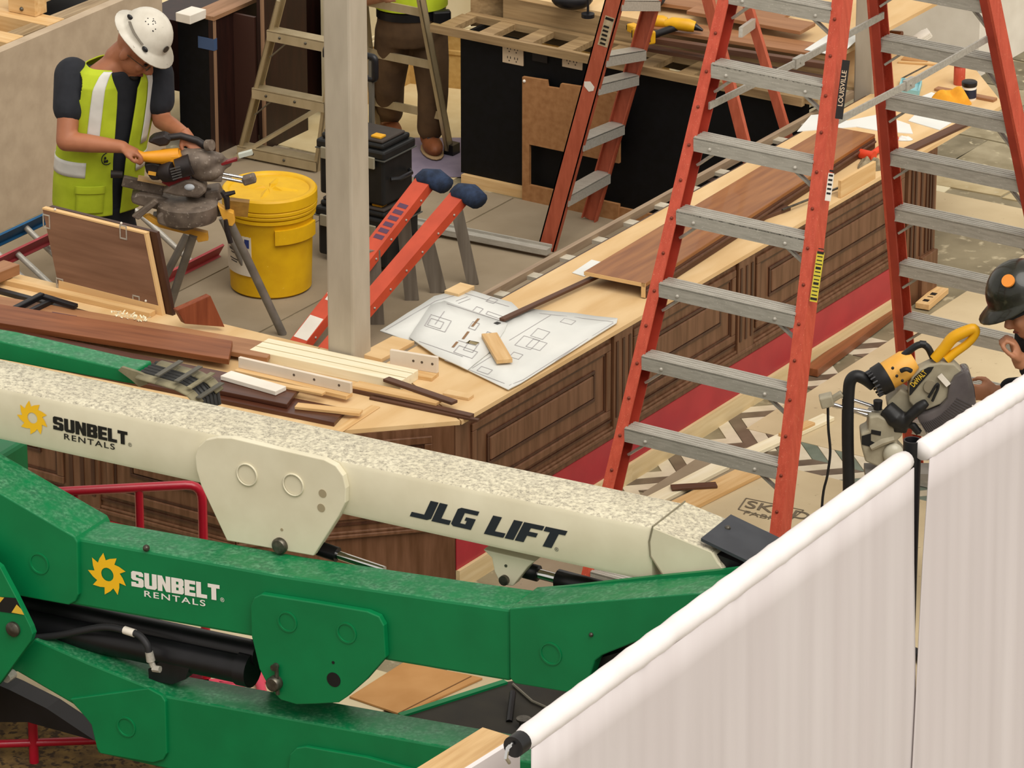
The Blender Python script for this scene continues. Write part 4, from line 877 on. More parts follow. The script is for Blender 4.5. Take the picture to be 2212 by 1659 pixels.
lines([rect(1112, 745, 20, -20, 34, 10), rect(1146, 725, 16, -16, 26, 8), rect(1136, 748, 16, -16, 30, 9), [(1100, 735), (1190, 680)], [(1325, 697), (1130, 820), (1100, 832)], [(1165, 676), (1325, 695)], rect(1100, 770, 10, -10, 20, 6), [(960, 778), (1090, 828)], [(1200, 780), (1250, 745)], rect(1210, 695, 10, -8, 24, 6), [(1020, 795), (1060, 770)], rect(1030, 800, 10, -9, 24, 8)], zz, b2, w=.0035)
zz = Z + .008
lines([[(832, 713), (940, 650), (1000, 632)], rect(1050, 650, 10, -8, 16, 5), rect(1020, 672, 10, -10, 14, 5), [(985, 650), (1010, 640)], [(990, 655), (1016, 645)], rect(1050, 678, 4, -6, 34, 12), [(1003, 632), (1100, 662)]], zz, b1)
pk('pine_block', (1057, 728), (1090, 785), Z + .024, .072, .02, m_pine, 'raw pine block lying on the blueprints')
pk('thin_moulding', (1084, 694), (1420, 540), Z + .022, .03, .014, m_dst, 'long thin walnut moulding with its tip on the blueprints')
# long L-shaped moulded board
za = Z + .075; a = at(1332, 600, za); b = at(1832, 279, za); d = (b - a).normalized(); s = Vector((d.y, -d.x, 0)); s = s if s.x > 0 else -s
t = thing('moulded_board', 'long glossy brown L-shaped bar rail moulding lying on the bar top', 'moulding', (a + b) / 2 - ZU * .075)
m_gloss = mk('glossy_walnut', '#96602f', '#7b481f', scale=2.5, stretch=(10, .8, 10), rough=.4, coat=.12, detail=6)
m = MB(); m.prism([a - s * .17, a + s * .15, b + s * .15, b - s * .11], (0, 0, -.02)); m.build('top_board', m_gloss, t, bevel=.003)
m = MB(); m.obox(a + s * .13 - ZU * .02, b - a, s * .022, (0, 0, -.054)); m.build('side_board', wood('walnut_side', '#54301b', '#422210', ax=1), t, bevel=.003)
m = MB(); m.obox(a + s * .125 - ZU * .044, b - a, s * .034, (0, 0, .012)); m.build('bead', m_dst, t, bevel=.003)
m = MB(); m.obox(a - s * .17 - d * .003, s * .32, d * .002, (0, 0, -.018)); m.obox(a + s * .13 - d * .003, s * .022, d * .002, (0, 0, -.07)); m.build('raw_end', mk('raw_maple', '#d8b27c'), t)
m = MB(); m.cbox((a + b) / 2 - s * .1 - ZU * .05, d, s, ZU, 1.8, .05, .05); m.build('support_strip', m_pine, t)
m = MB(); m.prism([at(x, y, Z + .001) for x, y in ((1236, 590), (1278, 562), (1302, 568), (1262, 598))], (0, 0, .003)); tag(m.build('white_card', m_pap), 'small white card at the near end of the brown bar rail', 'card')
pk('walnut_strip', (1463, 540), (1700, 452), Z, .05, .02, m_dst, 'flat walnut strip beside the brown bar rail')
pk('steel_rod', (1690, 455), (1812, 407), Z + .02, .012, .008, m_bolt, 'thin dark rod pointing from the walnut strip')
pk('walnut_block', (1516, 553), (1545, 535), Z, .06, .012, m_dst, 'small walnut offcut at the bar edge behind the ladder')
pk('pine_upright', (1813, 428), (1888, 385), Z, .018, .09, m_pine, 'pine board standing on edge at the bar front near the hammer')
pk('walnut_strip', (1945, 335), (2094, 265), Z, .055, .014, m_dst, 'walnut strip along the bar edge beyond the hammer')
# hammer
t = thing('hammer', 'orange dead-blow hammer lying on the bar top', 'hammer', at(1870, 335, Z))
a, b = at(1852, 330, Z + .025), at(1888, 338, Z + .025); m_ho = mk('hammer_orange', '#d9421f', '#c93a1a', scale=20, rough=.5)
m = MB(); m.tube([a, a + (b - a) * .2, a + (b - a) * .8, b], [.027, .024, .024, .027], 14); m.build('head', m_ho, t, smooth=True)
c = (a + b) / 2 + (b - a) * .25; m = MB(); m.tube([c, at(1905, 318, Z + .02), at(1935, 298, Z + .02)], [.015, .016, .017], 10); m.build('handle', m_ho, t, smooth=True)
def crumple(name, px, py, rx, ry, rz, mat, label, cat, seed, z=Z, dirx=None):
    c = at(px, py, z); r3 = random.Random(seed); ex = (dirx or RT); ey = Vector((-ex.y, ex.x, 0)); f = [(r3.uniform(-9, 9), r3.uniform(-9, 9), r3.uniform(0, 6), r3.uniform(.1, .3)) for _ in range(7)]
    def fn(u, v):
        q = 2 * math.pi * u; rad = v; w = 1 + sum(a_ * math.sin(q * round(i_ * .6 + 1) + p_) * .5 for i_, (k1, k2, p_, a_) in enumerate(f)) * .35
        h = (1 - rad ** 3) * (1 + sum(a_ * math.sin(k1 * rad * math.cos(q) + k2 * rad * math.sin(q) + p_) for (k1, k2, p_, a_) in f) * .8)
        return c + ex * (rx * rad * w * math.cos(q)) + ey * (ry * rad * w * math.sin(q)) + Vector((0, 0, max(.002, rz * h)))
    m = MB(); m.grid(fn, 40, 10); m.add([fn(i / 40, 1) * 1.0 for i in range(40)], [tuple(range(40))]); return tag(m.build(name, mat, smooth='all'), label, cat)
crumple('crumpled_rag', 1880, 362, .07, .06, .04, mk('rag_grey', '#9a8c70', '#6d604a', scale=25, rough=.9), 'crumpled grey rag between hammer and pine board', 'rag', 4)
crumple('cloth', 2052, 222, .105, .075, .055, mk('cloth_orange', '#e0a02f', '#cf8d22', scale=18, rough=.9), 'crumpled orange-yellow cloth at the far end of the bar top', 'cloth', 9)
crumple('paper_scrap', 1955, 302, .04, .025, .015, m_pap, 'crumpled white paper scrap beside the hammer handle', 'paper', 11)
# jar
c = at(2093, 214, Z); t = thing('jar', 'squat jar with black lid and navy label behind the orange cloth', 'jar', c)
m = MB(); m.lathe([(.036, 0), (.037, .006), (.037, .066), (.033, .072)], c, ZU, 20); m.build('body', m_white, t, smooth=True)
m = MB(); m.lathe([(.0378, .012), (.0378, .058)], c, ZU, 20, caps=False); m.build('label_wrap', mk('navy_label', '#1c2438', rough=.4), t, smooth=True)
m = MB(); m.lathe([(.038, .072), (.04, .076), (.04, .094), (.036, .097)], c, ZU, 20); m.build('lid', m_lk, t, smooth=True)
pk('walnut_strip', (2022, 194), (2150, 219), Z, .045, .014, m_mah2, 'walnut strip lying behind the jar')
c = at(1966, 192, Z); t = thing('plastic_tray', 'pale blue plastic tray on the far plywood', 'tray', c)
m = MB(); q = [at(x, y, Z + .0) for x, y in ((1942, 200), (1948, 178), (1990, 184), (1984, 206))]; m.prism(q, (0, 0, .006)); tb = mk('tray_blue', '#8fc0c4', '#7fb2b8', scale=12, rough=.4); m.build('floor_pan', tb, t)
m = MB()
for i in range(4): m.bar(q[i] + ZU * .012, q[(i + 1) % 4] + ZU * .012, .008, .024)
m.build('rim', tb, t)
c = at(1906, 214, Z); t = thing('spray_can', 'dark blue can behind the rear ladder rail', 'can', c)
m = MB(); m.lathe([(.02, 0), (.022, .004), (.022, .085), (.016, .095)], c, ZU, 18); m.build('body', mk('can_navy', '#2b2a58', rough=.35), t, smooth=True)
m = MB(); m.lathe([(.01, .095), (.01, .115)], c, ZU, 14); m.build('nozzle', m_lk, t)
c = at(2072, 182, Z); t = thing('red_cylinder', 'small red cylindrical tin behind the spreader bar', 'tin', c)
m = MB(); m.lathe([(.028, 0), (.03, .004), (.03, .1), (.026, .105)], c, ZU, 18); m.build('body', m_or, t, smooth=True); m = MB(); m.lathe([(.031, .098), (.031, .106)], c, ZU, 18); m.build('lid', m_orD, t)
def flat(name, pts, z, th, mat, label, cat='paper'): m = MB(); m.prism([at(x, y, z) for x, y in pts], (0, 0, th)); return tag(m.build(name, mat), label, cat)
flat('paper_sheet', ((1722, 285), (1752, 250), (1800, 246), (1830, 262), (1900, 248), (1965, 270), (1972, 290), (1900, 284), (1850, 275), (1790, 280)), Z, .004, m_pap, 'loose white drawing sheets spread behind the brown bar rail')
flat('paper_sheet', ((1962, 262), (1980, 246), (2062, 262), (2030, 282)), Z, .004, m_pap, 'white sheet beside the rear ladder rail on the bar top')
flat('paper_sheet', ((1984, 212), (2012, 200), (2030, 206), (2004, 218)), Z, .003, m_pap, 'small white sheet under the spreader by the orange cloth')
pk('pine_stick', (1940, 136), (2028, 142), Z, .02, .012, m_pine, 'pine stick on the far end of the plywood')
pk('steel_rule', (1948, 170), (2002, 142), Z, .012, .003, m_bolt, 'thin steel rule on the far plywood')
pk('cardboard_strip', (1950, 128), (2003, 134), Z, .06, .01, mk('cardboard', '#b98a55'), 'brown cardboard strip behind the pine stick')
# items on the far counter
ZB = TC + .132
def fk(name, pa, pb, wd, th, mat, label, z=ZB, **k): return plank(name, at(*pa, z), at(*pb, z), wd, th, mat, label, **k)
fk('walnut_board', (1400, 55), (1760, 112), .17, .02, m_mah2, 'wide pale walnut panel on the far counter behind the drill')
fk('walnut_board', (1370, -8), (1700, 40), .2, .02, m_mah2, 'wide walnut panel highest in the stack on the far counter', z=ZB + .03)
fk('walnut_board', (1500, 22), (1745, 66), .17, .02, m_mah2, 'walnut panel overlapping the others behind the orange rear rails', z=ZB + .05)
fk('dark_board', (1385, 88), (1800, 150), .04, .03, m_dst, 'dark slat along the front of the far counter board', z=ZB - .01)
fk('dark_board', (1385, 105), (1800, 178), .06, .02, m_dst, 'long dark slat just under the far counter board', z=ZB - .07)
flat('paper_sheet', ((1738, 108), (1800, 68), (1860, 80), (1812, 122)), ZB + .022, .003, m_pap, 'white sheet hanging over the walnut panel by the far post', 'paper')
def drill(px, py, label, sc=1.0):
    c = at(px, py, ZB); t = thing('cordless_drill', label, 'drill', c); my = mk('tool_yellow', '#dba412', '#cd9710', scale=14, rough=.45)
    ex = (RT * .97 + FH * -.2).normalized(); ey = Vector((-ex.y, ex.x, 0))
    P = lambda u, v, w: c + (ex * u + ey * v) * sc + ZU * w * sc
    m = MB(); m.tube([P(-.05, 0, .05), P(-.02, 0, .055), P(.05, 0, .05), P(.075, 0, .045)], [.02, .032, .034, .028], 14); m.build('motor_body', my, t, smooth=True)
    m = MB(); m.tube([P(.075, 0, .045), P(.11, -.01, .035)], [.02, .006], 10); m.build('chuck', m_lk, t, smooth=True)
    m = MB(); m.tube([P(.0, 0, .04), P(-.06, -.06, .03), P(-.09, -.1, .028)], [.02, .019, .021], 10); m.build('grip', m_lk, t, smooth=True)
    m = MB(); m.cbox(P(-.115, -.13, .035), ex + ey, ey - ex, ZU, .06 * sc, .09 * sc, .055 * sc); m.build('battery', my, t, bevel=.008); m = MB(); m.cbox(P(-.125, -.14, .036), ex + ey, ey - ex, ZU, .03 * sc, .095 * sc, .03 * sc); m.build('battery_label', m_lk, t)
    return t
drill(1462, 78, 'yellow and black cordless drill lying on the far counter', 1.25)
drill(1415, 62, 'second yellow cordless tool right behind the dirty orange ladder', .8)
c = at(1236, 20, ZB); t = thing('black_power_tool', 'black power tool at the top edge on the far counter', 'tool', c)
m = MB(); m.ell(c + ZU * .055, RT * .11, FH * .07, ZU * .055); m.build('body', m_lk, t, smooth=True)
m = MB(); m.lathe([(.035, 0), (.035, .02)], at(1270, 37, ZB), ZU, 18); m.lathe([(.007, .02), (.007, .12)], at(1270, 37, ZB), ZU, 10); m.build('suction_foot', m_lk, t)
m = MB(); m.tube([c + RT * -.08 + ZU * .07, c + RT * -.02 + ZU * .13, c + RT * .07 + ZU * .12], .018, 10); m.build('handle', m_lk, t, smooth=True)
c = at(1420, 8, ZB + .05); m = MB(); m.tube([c - RT * .06 + ZU * .05, c + ZU * .03, c + RT * .03 + ZU * .01], [.02, .035, .03], 10); tag(m.build('work_glove', mk('glove_dark', '#231c18', rough=.8), smooth=True), 'dark work glove beside the yellow drill at the top edge', 'glove')
# putty knife and tiles on the far corner
c = at(1950, 75, HB + .05); t = thing('putty_knife', 'putty knife with brown handle by the white trough', 'tool', c)
m = MB(); m.tube([at(1900, 70, HB + .05), at(1948, 76, HB + .05)], [.022, .03], 10, flat=.7); m.build('handle', m_mah, t, smooth=True); m = MB(); m.bar(at(1950, 77, HB + .05), at(1980, 82, HB + .05), .02, .004); m.build('blade', m_alu, t)
for i, lb in enumerate(('lowest', 'middle', 'topmost')):
    flat('white_tile', ((1950 + 6 * i, 96 - 3 * i), (1992 + 5 * i, 68 - 2 * i), (2014 - i * 2, 80 - 3 * i), (1975, 104 - 4 * i)), HB + .012 * i, .01, m_white, lb + ' white tile of the small stack by the white trough', 'tile')
c = at(1965, 86, 0)
# white trough / cabinet beyond the bar end
a = at(2112, 170, 0); t = thing('white_trough', 'large white open-topped cabinet box beyond the bar end', 'cabinet', (a.x - .6, a.y + .6, 0))
wx0, wx1, wy0, wy1 = a.x - 1.9, a.x, a.y, a.y + 1.5
m = MB(); m.box(wx0, wx1, wy0, wy0 + .05, 0, .42); m.build('front_side', m_white, t)
m = MB(); m.box(wx1 - .05, wx1, wy0 + .05, wy1, 0, .42); m.build('right_side', m_white, t)
m = MB(); m.box(wx0, wx0 + .05, wy0 + .05, wy1, 0, .42); m.build('left_side', m_white, t)
m = MB(); m.box(wx0, wx1 - .05, wy0 + .05, wy1, .12, .16); m.build('bottom', m_white, t)
m = MB(); m.box(wx0, wx1, wy1, wy1 + .1, 0, .9); m.build('back_side', m_white, t)
m = MB(); m.box(-6, 6, 9.6, 9.7, 0, 3); struct(m.build('wall_far', m_white))
# lumber on the floor, right of the bar
F_ = .007
pk('pine_plank', (1405, 1090), (1560, 1010), F_, .085, .02, m_wpal, 'pale pine plank on the floor before the bar, left of the pair')
a1 = at(1420, 1090, F_); 
pk('pine_plank', (1560, 1010), (1790, 905), F_ + .0, .07, .02, m_wpal, 'pale pine plank on the floor running towards the mitre saw hose')
pk('pine_plank', (1460, 1105), (1660, 1005), F_, .12, .022, m_pine, 'warm pine plank on the floor nearest the printed sheet')
pk('pine_stick', (1690, 945), (1752, 916), F_ + .02, .05, .015, m_pine, 'short pine stick lying on the pale plank by the hose')
pk('walnut_stick', (1450, 1056), (1548, 1050), F_ + .024, .05, .012, m_dst, 'dark walnut stick across the pine planks on the floor')
pk('walnut_rail', (1752, 812), (1950, 662), F_, .07, .04, m_mah, 'long reddish walnut rail on the floor along the bar base')
bk_ = pk('marked_block', (1992, 668), (2034, 632), F_, .075, .03, m_pine, 'pine block with stamped marks on the floor by the bar end')
m = MB(); m.cbox((.05, 0, .0305), (1, 0, 0), (0, 1, 0), (0, 0, 1), .03, .03, .0008); m.cbox((.105, 0, .0305), (1, 0, 0), (0, 1, 0), (0, 0, 1), .008, .03, .0008); m.cbox((.15, 0, .0305), (1, 0, 0), (0, 1, 0), (0, 0, 1), .035, .03, .0008)
o = m.build('stamped_marks', m_ltk, None, origin=(0, 0, 0)); o.parent = bk_
# ------------------------------------------------------------------ yellow drum
m_yel = mk('drum_yellow', '#d9aa08', '#cf9f06', scale=12, rough=.5, c3='#e6c04a', s3=60, lo3=.72, hi3=.76)
c = at(586, 617, .006); dr = thing('yellow_drum', 'yellow plastic overpack drum with screw lid behind the saw stand', 'drum', c)
m = MB(); m.lathe([(.19, 0), (.205, .012), (.214, .3), (.219, .395), (.222, .40), (.232, .405), (.232, .42), (.224, .425)], c, ZU, 56); m.build('body', m_yel, dr, smooth=True)
ld = [(.224, .425), (.236, .43), (.238, .442), (.232, .447), (.24, .452), (.24, .466), (.234, .471), (.241, .476), (.24, .525), (.232, .534), (.215, .536), (.205, .53), (.2, .522), (0, .522)]
m = MB(); m.lathe(ld, c, ZU, 56, caps=False); lid = m.build('lid', m_yel, dr, smooth=True)
for q in (.35, .35 + math.pi / 2, .35 + math.pi, .35 + 1.5 * math.pi):
    d = Vector((math.cos(q), math.sin(q), 0)); e = Vector((-d.y, d.x, 0)); o = c + ZU * .522
    m = MB(); m.add([o + d * .015 + e * .004, o + d * .075 + e * .022, o + d * .15 + e * .008, o + d * .15 - e * .008, o + d * .075 - e * .022, o + d * .015 - e * .004, o + d * .03 + ZU * .014, o + d * .14 + ZU * .006],
        [(0, 1, 6), (1, 2, 7, 6), (2, 3, 7), (3, 4, 6, 7), (4, 5, 6), (5, 0, 6)]); m.build('lid_ridge', m_yel, lid)
def arcband(m, q0, q1, r0, r1, z0, z1, n=14):
    for i in range(n):
        a0 = q0 + (q1 - q0) * i / n; a1 = q0 + (q1 - q0) * (i + 1) / n
        p = lambda a_, r, z: c + Vector((math.cos(a_) * r, math.sin(a_) * r, z))
        m.add([p(a0, r0, z0), p(a1, r0, z0), p(a1, r1, z0), p(a0, r1, z0), p(a0, r0, z1), p(a1, r0, z1), p(a1, r1, z1), p(a0, r1, z1)], [(0, 1, 2, 3), (7, 6, 5, 4), (2, 1, 5, 6) if 0 else (1, 2, 6, 5), (3, 0, 4, 7), (2, 3, 7, 6), (0, 1, 5, 4)])
qv = math.atan2(-FH.y, -FH.x)            # angle facing the viewer
m = MB(); arcband(m, qv + .15, qv + 1.35, .2, .236, .30, .375); m.build('carry_grip', m_yel, dr, smooth=True)
m = MB(); arcband(m, qv - 1.75, qv - .42, .21, .2155, .12, .33, 18); lb = m.build('paper_label', mk('label_paper', '#d6cbb8', '#cfc3af', scale=20, rough=.7), dr, smooth=True)
m = MB(); arcband(m, qv - .6, qv - .47, .21, .2165, .27, .315, 6); m.build('label_mark', mk('label_blue', '#27346e', rough=.6), lb)
m = MB()
for i, (z0, f0, f1) in enumerate(((.262, -1.25, -.75), (.235, -1.2, -.85), (.222, -1.1, -.95), (.19, -1.15, -.8), (.178, -1.1, -.85))): arcband(m, qv + f0, qv + f1, .21, .2165, z0, z0 + (.006 if i != 1 else .012), 6)
m.build('label_print', mk('print_grey', '#55504c', rough=.8), lb)
# ------------------------------------------------------------------ rolling tool boxes
m_tb = mk('tool_black', '#121313', '#1a1a1a', scale=14, rough=.5); m_tby = mk('latch_yellow', '#d39a1e', rough=.5); m_tbg = mk('lid_grey', '#3a322c', '#2f2925', scale=9, rough=.7); m_lat = mk('latch_grey', '#8d8672', rough=.5)
tx0 = at(676, 565, 0); X0, Y0 = tx0.x, tx0.y + .02
def toolbox(x0, y0, w, d, z0, h, label, wheels=False):
    t = thing('tool_box', label, 'tool box', (x0 + w / 2, y0 + d / 2, z0))
    m = MB(); m.box(x0 + .012, x0 + w - .012, y0 + .012, y0 + d - .012, z0 + (.03 if wheels else 0), z0 + h * .72); m.build('tub', m_tb, t, bevel=.015)
    m = MB(); m.box(x0, x0 + w, y0, y0 + d, z0 + h * .72, z0 + h * .86); m.box(x0 + .02, x0 + w - .02, y0 + .02, y0 + d - .02, z0 + h * .86, z0 + h * .95); ld_ = m.build('lid', m_tb, t, bevel=.012)
    m = MB(); m.box(x0 + .03, x0 + w - .03, y0 + .03, y0 + d - .05, z0 + h * .95, z0 + h); m.build('lid_panel', m_tbg, ld_, bevel=.008)
    m = MB(); m.box(x0 - .002, x0 + w + .003, y0 - .003, y0 + d + .002, z0 + h * .715, z0 + h * .73); m.build('lid_rim', mk('rim_grey', '#4d4d48', rough=.5), ld_)
    for fx in (.16, .80):
        m = MB(); m.box(x0 + w * fx - .03, x0 + w * fx + .03, y0 - .014, y0, z0 + h * .58, z0 + h * .76); la = m.build('latch', m_lat, t, bevel=.004)
        m = MB(); m.box(x0 + w * fx - .03, x0 + w * fx + .03, y0 + .05, y0 + .10, z0 + h, z0 + h + .012); m.build('lid_latch', m_tby, ld_, bevel=.003)
    if wheels:
        for sx in (x0 - .03, x0 + w):
            m = MB(); m.lathe([(.03, 0), (.075, 0), (.08, .01), (.08, .025), (.03, .03)], (sx, y0 + d - .1, .086), (1, 0, 0), 20); m.build('wheel', m_lk, t, smooth=True)
    else:
        m = MB(); m.tube([(x0 + w, y0 + .06, z0 + h * .4), (x0 + w + .03, y0 + .09, z0 + h * .4), (x0 + w + .03, y0 + d - .09, z0 + h * .4), (x0 + w, y0 + d - .06, z0 + h * .4)], .012, 8); m.build('side_handle', m_lk, t, smooth=True)
    return t
b0 = toolbox(X0, Y0, .44, .33, .006, .34, 'lower black tool box on wheels behind the yellow drum', True)
toolbox(X0 + .0, Y0 + .02, .42, .29, .36, .345, 'upper black tool box with yellow latches stacked behind the drum')
h0 = aty(806, 240, Y0 + .37); m = MB()
hz_ = aty(810, 130, Y0 + .37).z
for sx in (h0.x, h0.x - .26):
    m = MB(); m.box(sx - .01, sx + .01, Y0 + .345, Y0 + .37, .2, hz_); m.build('handle_tube', mk('tube_grey', '#6e6a60', rough=.5, metal=.4), b0)
m = MB(); m.tube(bend([(h0.x - .28, Y0 + .357, hz_ - .03), (h0.x - .28, Y0 + .357, hz_ + .02), (h0.x + .025, Y0 + .357, hz_ + .02), (h0.x + .025, Y0 + .357, hz_ - .10), (h0.x - .05, Y0 + .357, hz_ - .10)], .02), .018, 10); m.build('handle_grip', m_lk, b0, smooth=True)

# ------------------------------------------------------------------ cream aluminium stepladder behind the post
m_al2 = mk('aluminium_warm', '#bbab8a', '#ad9d7c', scale=5, stretch=(3, 3, 1), rough=.4, metal=.45)
F1 = at(517, 333, .006); T1 = at(604, -5, 1.02); wX = .52
t = thing('stepladder', 'worn aluminium stepladder standing behind the metal post', 'ladder', (F1.x + .4, F1.y + .3, 0))
def chan(name, a, b, mat, t, wd=.07, th=.025, side=Vector((1, 0, 0))):
    a, b = Vector(a), Vector(b); m = MB(); fy = (b - a).cross(side).normalized() * wd; m.obox(a - fy / 2, b - a, side * th * .25, fy); m.obox(a - fy / 2, b - a, side * th, fy * .12); m.obox(a + fy * .38, b - a, side * th, fy * .12); return m.build(name, mat, t)
chan('rail', F1, T1, m_al2, t); F2 = F1 + Vector((wX, .02, 0)); T2 = T1 + Vector((wX - .12, 0, 0)); chan('rail', F2, T2, m_al2, t, side=Vector((-1, 0, 0)))
for (px, py) in ((575, 72), (548, 196), (512, 322)):
    k = (py + 5) / 338.0; a = T1 + (F1 - T1) * k + Vector((.012, 0, .0)); b = T2 + (F2 - T2) * k
    m = MB(); m.obox(a + Vector((0, -.05, .03)), b - a, (0, .08, 0), (0, 0, .008)); m.obox(a + Vector((0, -.05, -.02)), b - a, (0, .005, 0), (0, 0, .055)); td = m.build('tread', m_al2, t)
    m = MB(); m.bar(a + Vector((.12, -.03, -.015)), a + Vector((.0, -.02, -.12)), .02, .004); m.build('tread_brace', mk('brace_grey', '#6d675a', rough=.5, metal=.4), td)
    m = MB()
    for u in (.2, .6): m.sph(a + (b - a) * u + Vector((0, -.051, .008)), .008, 8, 6)
    m.build('rivets', m_bolt, td)
R2 = at(976, 332, .006); S2 = at(913, -5, 1.0); chan('rear_rail', R2, S2, m_al2, t, side=Vector((-1, 0, 0)), wd=.05); R1 = R2 - Vector((.5, 0, 0)); S1 = S2 - Vector((.4, 0, 0)); chan('rear_rail', R1, S1, m_al2, t, wd=.05)
for py in (28, 140, 250):
    k = (py + 5) / 337.0; a = S1 + (R1 - S1) * k; b = S2 + (R2 - S2) * k; m = MB(); m.bar(a, b, .012, .045); m.build('rear_bar', m_al2, t)
m = MB(); m.cbox(R2 + Vector((0, 0, .03)), (1, 0, 0), (0, 1, 0), ZU, .06, .07, .06); m.build('foot', m_lk, t)
m = MB(); a = at(505, 342, .42); b = at(972, 75, .42); m.bar(aty(505, 342, F1.y - .12), aty(965, 72, R2.y + .1), .02, .02); m.build('long_brace', m_al2, t)

# ------------------------------------------------------------------ worn orange stepladder before the black counter
m_or3 = mk('ladder_orange_worn', '#b0583e', '#a04c33', scale=8, stretch=(5, 5, 1), rough=.55, c3='#c08a70', s3=50, lo3=.68, hi3=.74)
a = at(1178, 541, .006); b = aty(1328, -10, a.y); a2 = at(1276, 474, .006); b2 = aty(1416, -10, a2.y)
t = thing('stepladder', 'worn dull-orange stepladder leaning open before the black counter', 'ladder', (a.x + .6, (a.y + a2.y) / 2, 0))
def rail3(nm, p, q, face_y, wd=.095, fl=.03):
    d = (q - p); xv = d.cross(Vector((0, 1, 0))).normalized() * wd; xv = xv if xv.x > 0 else -xv; f = Vector((0, face_y, 0))
    m = MB(); m.obox(p - xv / 2, d, xv, f * .008); r_ = m.build(nm, m_or3, t)
    m = MB(); m.obox(p - xv / 2, d, xv * .08, f * fl); m.build('flange', m_or3, r_); m = MB(); m.obox(p + xv * .42, d, xv * .08, f * fl); m.build('flange', m_or3, r_); return r_
ra_ = rail3('rail', a, b, 1); rail3('rail', a2, b2, -1, wd=.085)
for k in (.02, .235, .345, .565, .785):
    p = b + (a - b) * k + Vector((0, .01, 0)); q = b2 + (a2 - b2) * k - Vector((0, .01, 0)); m = MB(); m.obox(p - Vector((.04, 0, 0)), q - p, (.085, 0, 0), (0, 0, .008)); m.obox(p + Vector((.04, 0, -.05)), q - p, (.005, 0, 0), (0, 0, .055)); m.obox(p + Vector((-.04, 0, -.05)), q - p, (.005, 0, 0), (0, 0, .055)); m.build('tread', m_alu, t)
for (p1, p2, Yv, w) in (((1527, 0), (1603, 300), a.y, .06), ((1615, 20), (1688, 262), a2.y, .05)):
    u, v = aty(*p1, Yv), aty(*p2, Yv); dd_ = v - u; k = (u.z - .006) / (u.z - v.z); e = u + dd_ * k; u2 = u - dd_ * .2
    m = MB(); xv = dd_.cross(Vector((0, 1, 0))).normalized() * w; m.obox(u2 - xv / 2, e - u2, xv, (0, .025, 0)); m.build('rear_rail', m_or3, t)
u, v = aty(1628, 50, a2.y), aty(1600, 70, a.y)
m = MB(); m.bar(u, v, .02, .05); m.build('rear_bar', m_alu, t)
# label on the near rail
n_ = Vector((0, -1, 0)); m = MB(); m.prism([aty(x, y, a.y - .001) for x, y in ((1308, 33), (1328, 40), (1312, 103), (1291, 96))], (0, -.001, 0)); s_ = m.build('warning_label', mk('label_old', '#b9a888', '#a08f70', scale=40, rough=.7), ra_)
m = MB(); m.prism([aty(x, y, a.y - .003) for x, y in ((1309, 36), (1326, 42), (1324, 47), (1307, 41))], (0, -.0006, 0))
for i in range(5): m.prism([aty(x, y, a.y - .003) for x, y in ((1305 - 2 * i, 54 + 9 * i), (1316 - 2 * i, 58 + 9 * i), (1315 - 2 * i, 62 + 9 * i), (1303 - 2 * i, 58 + 9 * i))], (0, -.0006, 0))
m.build('label_print', m_ltk, s_)
m = MB(); m.prism([aty(x, y, a.y - .001) for x, y in ((1262, 176), (1275, 176), (1284, 188), (1282, 196), (1272, 198), (1262, 186))], (0, -.001, 0)); m.build('paint_splash', m_white, ra_)

# ------------------------------------------------------------------ orange trestle ladder with denim-wrapped ends
t = thing('trestle_ladder', 'short bright orange ladder propped inside the bar with denim-wrapped ends', 'ladder', at(830, 640, 0))
m_or4 = mk('ladder_orange_bright', '#c94f33', '#ba472d', scale=9, rough=.45)
m_ag = wood('leg_grey', '#7d7468', '#635a4f', ax=2, rough=.5)
r1a, r1b = at(632, 757, .02), at(928, 374, .68); r2a, r2b = at(690, 772, .02), at(1003, 406, .68)
for p, q in ((r1a, r1b), (r2a, r2b)):
    d = (q - p); s = d.cross(ZU).normalized(); u = s.cross(d).normalized(); m = MB(); m.obox(p - s * .05, d, s * .1, u * .008); rl = m.build('rail', m_or4, t)
    m = MB(); m.obox(p + s * .043, d, s * .007, -u * .04); m.obox(p - s * .05, d, s * .007, -u * .04); m.build('flange', m_or4, rl)
    m = MB()
    for i in range(8): m.sph(p + d * (.1 + .11 * i) + s * .051 - u * .02, .006, 8, 6)
    m.build('rivets', m_alu, rl)
    if p is r1a:
        m = MB(); m.obox(p + d * .06 - s * .045 + u * .0085, d * .12, s * .09, u * .0006); m.build('paper_label', m_white, rl)
        m = MB(); m.obox(p + d * .30 - s * .045 + u * .0085, d * .025, s * .09, u * .0006); m.obox(p + d * .27 - s * .03 + u * .0085, d * .02, s * .06, u * .0006); m.build('white_marks', m_white, rl)
        m = MB(); 
        for i in range(6): m.obox(p + d * (.62 + .035 * i) - s * .03 + u * .0085, d * .022, s * .06, u * .0006)
        m.build('scrawl', mk('scrawl_blue', '#5a3b52', rough=.7), rl)
    # denim sleeve
    m = MB(); k0 = p + d * .97; m.tube([k0 - s * .07 - u * .03, k0 - s * .03 - u * .02 + d * .01, k0 + s * .04 - u * .02 + d * .02, k0 + s * .11 - u * .03 + d * .01], [.03, .058, .065, .055], 12, flat=.8); m.build('denim_wrap', mk('denim', '#26354f', '#1a2538', scale=30, rough=.9, bump=.3), t, smooth='all')
for (top, bot, w) in (((806, 540), (815, 700), .07), ((868, 446), (890, 648), .07), ((915, 500), (948, 632), .08), ((985, 445), (1022, 614), .06), ((760, 620), (775, 730), .07)):
    b_ = at(*bot, .006); a_ = V(*top, b_); m = MB(); m.bar(a_, b_, w, .02, up=FH); m.build('leg', m_ag, t)
